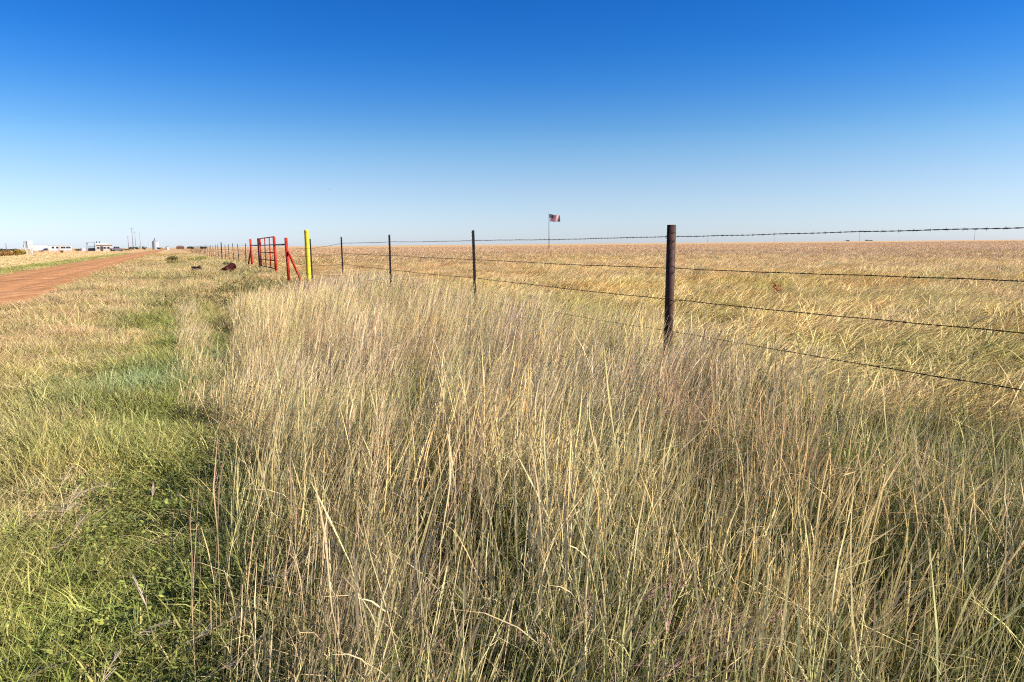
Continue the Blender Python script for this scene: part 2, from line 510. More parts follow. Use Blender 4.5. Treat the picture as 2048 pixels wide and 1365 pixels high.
gate = empty('red_gate', gpt(518, 0))
tag(gate, 'tall red pipe gate with five bars and uprights, closed between red posts', 'gate')
ga, gb = gpt(518, 0), gpt(550, 0)
gd = (gb - ga); gl = Vector((gd.x, gd.y, 0)).length
def gp_(s_, z):
    p = ga.lerp(gb, .10 + s_ * .875)
    return Vector((p.x, p.y, z + .02 * s_))
zt, zb = 1.79, .30
for s, nm in ((0, 'stile'), (1, 'stile'), (.36, 'upright'), (.69, 'upright')):
    mb = MB(); mb.tube([gp_(s, zb), gp_(s, zt)], .036 if nm == 'stile' else .03, 12)
    rel(mb.build(nm, M_RED, smooth=True), gate)
for i in range(5):
    z = zb + (zt - zb) * i / 4
    mb = MB(); mb.tube([gp_(0, z), gp_(1, z)], .026, 10)
    rel(mb.build('bar', M_DRED if i < 4 else M_RED, smooth=True), gate)  # lower bars coloured as shaded, top bar stays bright red
for z in (.62, 1.52):
    mb = MB(); c = gp_(0, z); h0 = gpt(518, 0); h0.z = c.z
    mb.tube([h0, c], .022, 8); mb.tube([c + Vector((0, 0, -.06)), c + Vector((0, 0, .06))], .05, 10)
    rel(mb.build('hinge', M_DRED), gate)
mb = MB(); c = gp_(1, 1.03)
mb.tube([c + Vector((0, 0, .0)), c - Vector((FD[0], FD[1], 0)) * .22], .018, 8)
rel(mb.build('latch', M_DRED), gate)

# yellow pipeline marker
yw = uw(*at_depth(614.5, 26.9))
yx, yy = at_depth(614.5, 26.9)
ym = empty('marker_post', (yx, yy, gz(yx, yy)))
tag(ym, 'tall bright yellow round marker post beside the fence', 'marker post')
mb = MB(); rr = .084
mb.tube([(0, 0, -.3), (-.004, 0, 1.0), (-.01, 0, 2.10)], rr, 22, cap=False)
o = mb.build('tube', M_YEL, ym, smooth=True)
mb = MB()
mb.tube([(-.01, 0, 2.08)] + [(-.01, 0, 2.10 + .085 * math.sin(a)) for a in np.linspace(0, 1.5, 6)],
        [rr * 1.04] + [rr * 1.04 * math.cos(a) for a in np.linspace(0, 1.5, 6)], 22)
mb.build('dome_cap', M_YEL, ym, smooth=True)

# culvert pipe and scrap in the ditch
M_HOLE = mat('culvert_inside', (.03, .022, .02), .9, .3, 10)
M_CULV = mat('culvert_red', (.035, .006, .006), .8, .35, 6, col2=(.018, .005, .005), spec=.05)
cx, cy = at_depth(444, 34.0)
cv = empty('culvert_pipe', (cx, cy, gz(cx, cy) + .19), R(3))
tag(cv, 'dark red culvert pipe with open black mouth poking out of the ditch', 'culvert')
mb = MB(); mb.tube([(0, 0, 0), (0, 1.3, .22)], .185, 24, cap=False); mb.build('barrel', M_CULV, cv, smooth=True)
mb = MB(); mb.tube([(0, 0, 0), (0, 1.3, .22)], .17, 24, cap=False)
mb.f = [tuple(reversed(f)) for f in mb.f]; mb.build('lining', M_HOLE, cv, smooth=True)
mb = MB()
for k in range(24):
    a0, a1 = 2 * math.pi * k / 24, 2 * math.pi * (k + 1) / 24
    q = [(r_ * math.cos(a_), y_, r_ * math.sin(a_)) for y_ in (-.02, .05) for r_, a_ in ((.2, a0), (.2, a1), (.168, a1), (.168, a0))]
    mb.add(q, [(0, 1, 2, 3), (7, 6, 5, 4), (0, 4, 5, 1), (2, 6, 7, 3)])
mb.build('rim', M_DRED, cv)
mb = MB(); mb.tube([(0, .55, .093), (0, .6, .102)], .166, 20); mb.build('inner_disc', M_HOLE, cv)  # dark disc closing the pipe partway in

sx, sy = at_depth(391, 35.5)
sc = empty('scrap_bin', (sx, sy, gz(sx, sy)), R(12))
tag(sc, 'small weathered maroon metal bin lying in dry grass left of the culvert', 'bin')
M_MAR = mat('maroon_metal', (.05, .026, .03), .8, .3, 8, spec=.1)
mb = MB()
prof = [(-.19, .0), (-.23, .40), (-.1, .36), (.06, .38), (.12, .46), (.22, .22), (.33, .0)]
mb.prism(prof, -.17, .17); mb.build('shell', M_MAR, sc)
mb = MB(); mb.box(-.25, .14, -.19, -.171, .37, .41); mb.build('lip', M_MAR, sc)

# ------------------------------------------------------------------ flagpole and flag
fx, fy = at_depth(1098, 150)
fpz = gz(fx, fy)
fpole = empty('flagpole', (fx, fy, fpz))
tag(fpole, 'slender grey flagpole standing far out in the pasture', 'flagpole')
M_ALU = mat('flagpole_metal', (.12, .125, .135), .6, .05, 3)
TOPZ = EYE + 61 / FPX * 150 - fpz
mb = MB(); mb.tube([(0, 0, 0), (0, 0, 4), (0, 0, TOPZ)], [.085, .07, .05], 12); mb.build('pole', M_ALU, fpole, smooth=True)
mb = MB(); mb.tube([(0, 0, TOPZ + .0), (0, 0, TOPZ + .03), (0, 0, TOPZ + .1), (0, 0, TOPZ + .17), (0, 0, TOPZ + .2)], [.03, .07, .1, .07, .01], 12)
mb.build('finial', mat('finial_gold', (.5, .36, .1), .3, .05, 3, metal=.8), fpole, smooth=True)
mb = MB(); mb.tube([(0, 0, -.1), (0, 0, .15), (0, 0, .3)], [.2, .18, .09], 14); mb.build('base_collar', M_ALU, fpole)
FW, FH = 2.43, 1.5
M_FR = mat('flag_red', (.27, .010, .032), .8, .05, 3)
M_FW = mat('flag_white', (.50, .48, .52), .8, .03, 3)
M_FB = mat('flag_blue', (.006, .008, .035), .8, .05, 3)
def flag_pt(s, v, off=0.0):
    x = s * FW * .93
    wave = .20 * s ** .7 * math.sin(8.5 * s + 1.4 * v) + .08 * math.sin(15 * s + 2 * v) * s
    z = TOPZ - .25 - v * FH * (1 - .14 * s) - .34 * s ** 1.2 + .09 * math.sin(9 * s + .6) * s ** .5
    return (x + .07, wave + off, z)
mb = MB(); NX = 30
for j in range(13):
    for i in range(NX):
        mi = (0 if j % 2 == 0 else 1) if not (j < 7 and i < NX * .4) else 2
        s0, s1, v0, v1 = i / NX, (i + 1) / NX, j / 13, (j + 1) / 13
        mb.add([flag_pt(s0, v1), flag_pt(s1, v1), flag_pt(s1, v0), flag_pt(s0, v0)], [(0, 1, 2, 3)], mi)
flag = empty('flag', (fx, fy, fpz))
tag(flag, 'red and white striped flag with dark blue starred corner flying to the right', 'flag')
mb.build('cloth', [M_FR, M_FW, M_FB], flag)
mb = MB()
for r_ in range(9):
    for c_ in range(6 if r_ % 2 == 0 else 5):
        s = .4 * ((c_ * 2 + 1 + (r_ % 2)) / 12); v = 7 / 13 * (r_ + 1) / 10
        for off in (-.006, .006):
            c = flag_pt(s, v, off)
            pts = [(c[0] + (.045 if k % 2 == 0 else .018) * math.sin(k * math.pi / 5), c[1], c[2] + (.045 if k % 2 == 0 else .018) * math.cos(k * math.pi / 5)) for k in range(10)]
            mb.add(pts, [tuple(range(10))])
st = mb.build('stars', M_FW, flag); st['kind'] = 'stuff'

# bird
bd = 160.0
d = ray(659.5, 379); t_ = bd / d.y
bird = empty('bird', (d.x * t_, bd, EYE + d.z * t_), R(20))
tag(bird, 'tiny grey bird gliding in the blue sky above the gate', 'bird')
M_BIRD = mat('bird_grey', (.22, .24, .28), .8, .1, 5)
mb = MB()
mb.tube([(0, -.22, 0), (0, -.16, .01), (0, -.02, .0), (0, .14, 0), (0, .22, .01), (0, .27, .01)], [.02, .055, .075, .05, .04, .01], 10)
body = mb.build('body', M_BIRD, bird, smooth=True)
for s in (-1, 1):
    mb = MB()
    pts = [(0, .12, .03), (s * .25, .16, .10), (s * .52, .04, .08), (s * .3, -.03, .09), (0, -.08, .03)]
    mb.add(pts + [(x, y, z - .015) for x, y, z in pts], [(0, 1, 2, 3, 4), (9, 8, 7, 6, 5)] + [(i, (i + 1) % 5, (i + 1) % 5 + 5, i + 5) for i in range(5)])
    mb.build('wing', M_BIRD, bird)
mb = MB(); mb.prism([(-.04, .005), (.04, .005), (.09, -.005), (-.09, -.005)], -.4, -.2); mb.build('tail', M_BIRD, bird)

# ------------------------------------------------------------------ far buildings, poles and shrubs
M_WHITE = mat('white_siding', (.46, .46, .455), .5, .04, 1.5)
M_CREAM = mat('cream_siding', (.42, .35, .30), .6, .06, 1.5)
M_GREY = mat('grey_metal', (.22, .24, .26), .5, .08, 2)
M_DARK = mat('dark_trim', (.05, .05, .055), .6, .2, 3)
M_GLASS = mat('window_glass', (.02, .022, .03), .3, .1, 2)
M_POLE = mat('pole_grey', (.20, .20, .21), .8, .15, 6)
M_PURP = mat('grey_truck_paint', (.10, .085, .10), .4, .05, 3)
M_TYRE = mat('tyre_rubber', (.02, .02, .02), .8, .1, 5)
def far(px, depth):
    x, y = at_depth(px, depth)
    return x, y, gz(x, y), math.atan2(-x, y)
def wpx(n, px, depth):
    """metres across for n photograph pixels, for something facing the camera"""
    return n * depth / FPX * math.cos(math.atan((px - 1024) / FPX))
def hpx(n, depth):
    return n * depth / FPX

# cargo trailer
x, y, z, rz = far(80, 300)
t0 = empty('cargo_trailer', (x, y, z), rz)
tag(t0, 'plain white box trailer left of the mobile home', 'trailer')
L = wpx(29, 80, 300) / 2
mb = MB(); mb.box(-L, L, -1.2, 1.2, .55, 2.85); mb.build('body', M_WHITE, t0)
mb = MB(); mb.box(-L - .03, L + .03, -1.23, 1.23, 2.85, 2.93); mb.build('roof', M_GREY, t0)
for s in (-.35, .35):
    for q in (-1, 1):
        mb = MB(); mb.tube([(s, q * 1.0 - .12, .42), (s, q * 1.0 + .12, .42)], .42, 16); mb.build('wheel', M_TYRE, t0)
mb = MB(); mb.box(-L - .9, -L, -.08, .08, .5, .62); mb.build('tongue', M_DARK, t0)
# mobile home
x, y, z, rz = far(120, 300)
t0 = empty('mobile_home', (x, y, z), rz)
tag(t0, 'long white mobile home with a row of small dark windows', 'mobile home')
L = wpx(46, 120, 300) / 2
mb = MB(); mb.box(-L, L, -1.8, 1.8, .45, 2.75); mb.build('wall', M_WHITE, t0)
mb = MB(); mb.prism([(-1.95, 2.75), (1.95, 2.75), (0, 3.05)], -L - .1, L + .1)
o = mb.build('roof', M_WHITE, t0); o.rotation_euler = (0, 0, math.pi / 2)
mb = MB(); mb.box(-L + .1, L - .1, -1.7, 1.7, 0, .45); mb.build('skirting', M_CREAM, t0)
for k, s in enumerate((-.62, -.25, .15, .35, .6, .8)):
    wo = empty_ = None
    mb = MB(); ww = .38
    mb.box(s * L - ww - .06, s * L + ww + .06, -1.86, -1.80, 1.34, 2.16); wo = mb.build('window', M_WHITE, t0)
    mb = MB(); mb.box(s * L - ww, s * L + ww, -1.88, -1.861, 1.4, 2.1); g = mb.build('pane', M_GLASS, t0)
    g.parent = wo
mb = MB(); mb.box(-.06 * L - .45, -.06 * L + .45, -1.86, -1.80, .5, 2.4); mb.build('door', M_CREAM, t0)
# tall carport
x, y, z, rz = far(181, 300)
t0 = empty('carport', (x, y, z), rz)
tag(t0, 'tall open carport with pale blue grey roof and thin posts', 'carport')
L = wpx(21, 181, 300) / 2
for s in (-.8, -.55, .75):
    for q in (-1.5, 1.5):
        mb = MB(); mb.box(s * L - .1, s * L + .1, q - .1, q + .1, 0, 3.6); mb.build('post', M_GREY, t0)
mb = MB(); mb.prism([(-L, 3.55), (L, 3.7), (L, 4.0), (-L * .8, 3.95), (-L * 1.05, 3.75)], -2.2, 2.2); mb.build('roof', mat('pale_roof', (.30, .33, .36), .5, .05, 2), t0)
mb = MB(); mb.box(-.54 * L, .74 * L, -1.55, -1.45, 1.75, 1.98); mb.build('beam', M_DARK, t0)
mb = MB(); mb.box(-.54 * L, .74 * L, 1.4, 1.5, .0, 1.4); mb.build('back_panel', M_CREAM, t0)
# low white slab left of the carport
x, y, z, rz = far(165, 310)
t0 = empty('water_tank', (x, y, z), rz)
tag(t0, 'low white round tank just left of the tall carport', 'tank')
mb = MB(); mb.tube([(0, 0, 0), (0, 0, 1.3)], .95, 20); mb.build('shell', M_WHITE, t0)
mb = MB(); mb.tube([(0, 0, 1.3), (0, 0, 1.55)], [.98, .15], 20); mb.build('lid', M_WHITE, t0)
# house
x, y, z, rz = far(208, 300)
t0 = empty('house', (x, y, z), rz)
tag(t0, 'cream house with shallow grey roof and two dark vent pipes', 'house')
L = wpx(33, 208, 300) / 2
mb = MB(); mb.box(-L, L, -2.5, 2.5, 0, 2.7); mb.build('wall', M_CREAM, t0)
mb = MB(); mb.prism([(-L - .3, 2.7), (L + .3, 2.7), (L + .3, 2.8), (-L * .2, 3.5), (-L - .3, 3.3)], -2.9, 2.9); rf = mb.build('roof', M_WHITE, t0)
for s in (-.86, -.52):
    mb = MB(); mb.tube([(s * L, -1, 3.2), (s * L, -1, 4.15)], .17, 10); mb.build('vent_pipe', M_DARK, rf)
for s in (-.3, ):
    mb = MB(); mb.box(s * L - .5, s * L + .5, -2.56, -2.5, .05, 2.1); mb.build('door', M_DARK, t0)
for s in (.05, .5, -.7):
    mb = MB(); mb.box(s * L - .55, s * L + .55, -2.56, -2.5, .95, 1.9); wo = mb.build('window', M_WHITE, t0)
    mb = MB(); mb.box(s * L - .45, s * L + .45, -2.58, -2.561, 1.05, 1.8); mb.build('pane', M_GLASS, wo)
# truck
x, y, z, rz = far(233, 280)
t0 = empty('pickup_truck', (x, y, z), rz + R(25))
tag(t0, 'grey pickup truck parked beside the cream house', 'truck')
mb = MB(); mb.prism([(-2.3, .55), (2.3, .55), (2.35, 1.05), (1.1, 1.15), (.9, 1.2), (-2.3, 1.2)], -.9, .9); mb.build('body', M_PURP, t0)
mb = MB(); mb.prism([(-.9, 1.2), (1.0, 1.2), (.45, 1.85), (-.75, 1.85)], -.8, .8); mb.build('cab', M_PURP, t0)
mb = MB(); mb.prism([(-.7, 1.25), (.75, 1.25), (.36, 1.75), (-.62, 1.75)], -.82, -.801); mb.build('window', M_GLASS, t0)
for s in (-1.45, 1.4):
    for q in (-1, 1):
        mb = MB(); mb.tube([(s, q * .85 - .12, .38), (s, q * .85 + .12, .38)], .38, 16); mb.build('wheel', M_TYRE, t0)
mb = MB(); mb.box(-2.1, 2.1, -.8, .8, .3, .55); mb.build('chassis', M_DARK, t0)
# silo
x, y, z, rz = far(311, 520)
t0 = empty('silo', (x, y, z), rz)
tag(t0, 'pale grey silo with darker conical cap where the road meets the horizon', 'silo')
mb = MB(); mb.tube([(0, 0, 0), (0, 0, 5.6)], 2.2, 24); mb.build('shell', mat('silo_steel', (.36, .37, .39), .5, .05, 1), t0, smooth=False)
mb = MB(); mb.tube([(0, 0, 5.6), (0, 0, 6.9), (0, 0, 8.2)], [2.25, .8, .5], 24); mb.build('cap', M_GREY, t0)
# small white shed at the road's end
x, y, z, rz = far(334, 430)
t0 = empty('shed', (x, y, z), rz)
tag(t0, 'small white shed right of the silo', 'shed')
mb = MB(); mb.box(-1.0, 1.0, -1, 1, 0, 1.9); mb.build('wall', M_WHITE, t0)
mb = MB(); mb.prism([(-1.15, 1.9), (1.15, 1.9), (0, 2.4)], -1.1, 1.1); mb.build('roof', M_GREY, t0)
mb = MB(); mb.box(-.9, -.3, -1.04, -1.0, 0, 1.7); mb.build('door', M_DARK, t0)
# reddish roofed building on the horizon
x, y, z, rz = far(360, 520)
t0 = empty('barn', (x, y, z), rz)
tag(t0, 'long low brown barn on the horizon right of the road', 'barn')
mb = MB(); mb.box(-2.6, 2.6, -2, 2, 0, 1.8); mb.build('wall', mat('barn_brown', (.12, .06, .04), .8, .1, 1), t0)
mb = MB(); mb.prism([(-2.9, 1.8), (2.9, 1.8), (1.2, 2.7), (-1.2, 2.7)], -2.3, 2.3); mb.build('roof', mat('barn_roof', (.22, .14, .11), .6, .1, 1), t0)
# white sign stand with crossed legs
x, y, z, rz = far(56, 145)
t0 = empty('sign_stand', (x, y, z), rz)
tag(t0, 'white sign stand with crossed legs by the orange shrubs', 'sign')
M_BOARD = mat('white_board', (.42, .43, .42), .5, .04, 2)
for a_, b_ in (((-.75, 0), (-.1, 1.7)), ((-.1, 0), (-.75, 1.7)), ((.1, 0), (.72, 1.7)), ((.72, 0), (.1, 1.7)), ((.62, 0), (.62, 3.0)), ((-.62, 1.2), (-.62, 2.2))):
    mb = MB(); mb.tube([(a_[0], 0, a_[1] - (.1 if a_[1] == 0 else 0)), (b_[0], .02 * random.random(), b_[1])], .07, 8); mb.build('leg', M_BOARD, t0)
mb = MB(); mb.box(-.1, .8, -.10, -.05, 1.35, 3.0); mb.build('board', M_BOARD, t0)
mb = MB(); mb.box(-.8, -.12, .06, .11, 1.5, 2.85); mb.build('back_board', mat('grey_board', (.26, .28, .28), .6, .05, 2), t0)

# utility poles
def utility_pole(px, top, base_depth, label, arm=True, r=.16, m_=None, group='utility poles by the houses'):
    x, y, z, rz = far(px, base_depth)
    hor = 498.4 - px * .00873
    h = EYE - z + (hor - top) * base_depth / FPX
    t0 = empty('utility_pole', (x, y, z), rz)
    tag(t0, label, 'pole', group)
    mb = MB(); mb.tube([(0, 0, -.3), (0, 0, h)], [r, r * .7], 10); mb.build('pole', m_ or M_POLE, t0, smooth=True)
    if arm:
        mb = MB(); mb.box(-1.1, 1.1, -.2, -.08, h - .7, h - .55); ar = mb.build('crossarm', m_ or M_POLE, t0)
        for s in (-.95, 0, .95):
            mb = MB(); mb.tube([(s, -.14, h - .55), (s, -.14, h - .38)], .06, 8); mb.build('insulator', M_GREY, ar)
utility_pole(266, 456, 480, 'tallest utility pole near the houses, left of the road end', r=.26)
utility_pole(257, 473, 500, 'utility pole just left of the tallest one', r=.24)
utility_pole(271.5, 464, 560, 'slim utility pole just right of the tallest one', r=.2)
utility_pole(281, 464, 700, 'faint pole standing between the tallest pole and the silo', arm=False, r=.2)
utility_pole(12, 487, 420, 'short pole at the far left edge of the horizon', arm=False, r=.3)
M_WPOST = mat('white_post', (.40, .38, .36), .6, .06, 3)
utility_pole(298, 480, 210, 'white post beside the dirt road in front of the silo', arm=False, r=.1, m_=M_WPOST, group='white road posts')
utility_pole(291, 484, 300, 'white post beyond the first along the dirt road', arm=False, r=.12, m_=M_WPOST, group='white road posts')
for px, top, dd, lb in ((1415, 473, 800, 'faint pole on the horizon just right of the rusty post'),
                        (1548, 471, 760, 'second faint pole on the horizon right of the rusty post'),
                        (1718, 461, 700, 'pole on the horizon between two dark bushes'),
                        (1948, 459, 620, 'rightmost pole on the far horizon')):
    utility_pole(px, top, dd, lb, arm=(px > 1600), r=.13, group='poles across the pasture')

# shrubs
def shrub(name, px, depth, wm, hm, ca, cb, label, cat='shrub', group=None, n=700, leaf=.07, loc=None, lobes=6):
    if loc is None:
        x, y, z, rz = far(px, depth)
    else:
        x, y, z = loc
    t0 = empty(name, (x, y, z)); tag(t0, label, cat, group)
    r_ = np.random.default_rng(int(px * 7 + depth))
    cs = np.c_[r_.uniform(-.32, .32, lobes) * wm, r_.uniform(-.3, .3, lobes) * wm, r_.uniform(.3, .72, lobes) * hm]
    ra = r_.uniform(.22, .38, lobes)
    V = []; F = []; G = []
    for k in range(n):
        q = r_.integers(lobes)
        dd = r_.normal(size=3); dd /= np.linalg.norm(dd)
        rad = ra[q] * r_.uniform(.45, 1.08)
        p = cs[q] + dd * rad * np.array([wm, wm, hm]) * np.array([.95, .95, .85])
        p[2] = max(p[2], .02)
        a_ = r_.normal(size=3); a_ /= np.linalg.norm(a_); b_ = np.cross(a_, dd); b_ /= (np.linalg.norm(b_) + 1e-6)
        s = leaf * r_.uniform(.6, 1.4)
        o = len(V)
        V += [tuple(p - a_ * s), tuple(p + b_ * s * .45), tuple(p + a_ * s), tuple(p - b_ * s * .45)]
        F.append((o, o + 1, o + 2, o + 3))
        c = (min(1, p[2] / hm), r_.random(), 0, 1); G += [(r_.random(), r_.random(), .5, 1)] * 4
    me = bpy.data.meshes.new('crown'); me.from_pydata(V, [], F)
    at = me.color_attributes.new('gp', 'FLOAT_COLOR', 'POINT'); at.data.foreach_set('color', np.array(G).ravel())
    me.materials.append(leaf_mat(name + '_leaf', False, (ca, cb)))
    o = bpy.data.objects.new('crown', me); COL.objects.link(o); o.parent = t0
    mb = MB()
    for q in range(lobes):
        c = cs[q]
        mb.tube([(c[0] * .15, c[1] * .15, -.05), (c[0] * .6, c[1] * .6, c[2] * .5), tuple(c)], [.02 * wm ** .5, .014 * wm ** .5, .006], 5)
    mb.build('stem', mat('shrub_stem', (.12, .08, .05), .9, .2, 10), t0)
    return t0
OR = ((.21, .095, .022), (.29, .155, .04)); GO = ((.24, .14, .026), (.30, .20, .04)); YG = ((.22, .22, .04), (.32, .28, .07)); DG = ((.045, .05, .03), (.085, .09, .05)); OL = ((.13, .12, .04), (.22, .19, .07))
shrub('orange_shrub', 6, 126, 2.6, 1.25, *OR, 'leftmost rust orange shrub at the picture edge', n=900, leaf=.11)
shrub('orange_shrub', 21, 132, 1.9, 1.05, *OR, 'rust orange shrub between the leftmost shrub and a golden one', n=700, leaf=.11)
shrub('golden_shrub', 32, 128, 1.7, 1.3, *GO, 'golden shrub left of the white sign stand', n=700, leaf=.11)
shrub('olive_shrub', 41, 131, 1.3, 1.25, *YG, 'yellow green shrub next to the white sign stand', n=500, leaf=.11)
shrub('brown_shrub', 122.5, 200, 1.0, 1.0, *GO, 'small brown bush in front of the mobile home', n=300, leaf=.12)
for i, (px, dp, wm, hm, lb) in enumerate(((4, 420, 5, 1.7, 'dark bush on the horizon at the left picture edge'), (12, 430, 6, 1.6, 'dark low bush on the horizon above the orange shrubs'), (29, 440, 4.5, 1.5, 'dark bush on the horizon above the golden shrub'),
        (156, 330, 3, 1.0, 'low dark bush between the mobile home and the carport'), (250, 330, 4.5, 1.0, 'low dark bush right of the grey truck'), (262, 460, 4.5, 2.4, 'dark round bush under the tallest pole'),
        (273, 470, 4.0, 2.3, 'dark round bush just right of the tallest pole'), (288, 470, 4.0, 2.5, 'dark round bush left of the silo'), (318, 500, 4.0, 2.0, 'dark bush at the foot of the silo'),
        (377, 420, 2.6, 2.0, 'left one of two dark bushes on the horizon left of the fence posts'), (384.5, 420, 2.2, 2.1, 'taller dark bush beside the left one near the far fence posts'), (404, 430, 2.6, 2.1, 'dark bush behind the farthest fence posts'),
        (410, 440, 2.0, 1.8, 'small dark bush at the foot of the far fence line'), (1694, 800, 7, 1.7, 'dark bush on the pasture horizon left of the pole'), (1733, 820, 6, 1.7, 'dark bush on the pasture horizon right of the pole'), (1741, 840, 4, 1.2, 'smallest dark bush on the pasture horizon right of the pole'))):
    shrub('far_bush', px, dp, wm, hm, *DG, lb, 'bush', 'dark bushes along the horizon', n=260, leaf=.28)
shrub('ditch_shrub', 345, 75, 1.5, .75, *OL, 'olive green bush on the road verge left of the far fence', n=700, leaf=.06)
shrub('ditch_shrub', 349, 58, 1.3, .5, *OL, 'lower brownish bush in front of the olive one on the verge', n=500, leaf=.05)
shrub('ditch_shrub', 393, 66, 1.6, .6, *YG, 'yellow green bush behind the maroon bin', n=700, leaf=.06)
shrub('ditch_shrub', 452, 44, .9, .55, *OL, 'small olive bush behind the culvert pipe', n=500, leaf=.045)

# ------------------------------------------------------------------ grass
M_GRASS = leaf_mat('grass_blades')
def ribbon(V, F, G, pts, wid, ang, vv, rnd, sh=0.0):
    """a flat blade through pts; wid per point; ang = facing; vv = colour position per point"""
    o = len(V); ax = np.array([math.cos(ang), math.sin(ang), 0.0])
    n = len(pts)
    for p, w_, v_ in zip(pts, wid, vv):
        V.append(tuple(p - ax * w_ * .5)); V.append(tuple(p + ax * w_ * .5))
        G.append((v_, rnd, sh, 1)); G.append((v_, rnd, sh, 1))
    for i in range(n - 1):
        F.append((o + 2 * i, o + 2 * i + 1, o + 2 * i + 3, o + 2 * i + 2))
def blade_pts(r_, x0, y0, h, az, lean, curl, n=5):
    t = np.linspace(0, 1, n)
    hor = h * (lean * t + curl * t ** 2.2)
    z = h * t * (1 - .28 * min(1.6, abs(lean + curl)) * t ** 1.5)
    wob = r_.normal(0, .01 * h, n) * t
    return np.c_[x0 + hor * math.cos(az) + wob, y0 + hor * math.sin(az) + wob[::-1] * t, z]
def euler_from(spin, tx, ty):
    """spin about z first, then tilt so the top moves by (tx, ty) radians; returned as XYZ euler angles"""
    cz, sz = np.cos(spin), np.sin(spin); cy, sy = np.cos(tx), np.sin(tx); cx, sx = np.cos(-ty), np.sin(-ty)
    # M = Rx(-ty) @ Ry(tx) @ Rz(spin)
    m00 = cy * cz; m01 = -cy * sz; m02 = sy
    m10 = sx * sy * cz + cx * sz; m11 = -sx * sy * sz + cx * cz; m12 = -sx * cy
    m20 = -cx * sy * cz + sx * sz; m21 = cx * sy * sz + sx * cz; m22 = cx * cy
    return np.c_[np.arctan2(m21, m22), np.arcsin(np.clip(-m20, -1, 1)), np.arctan2(m10, m00)]
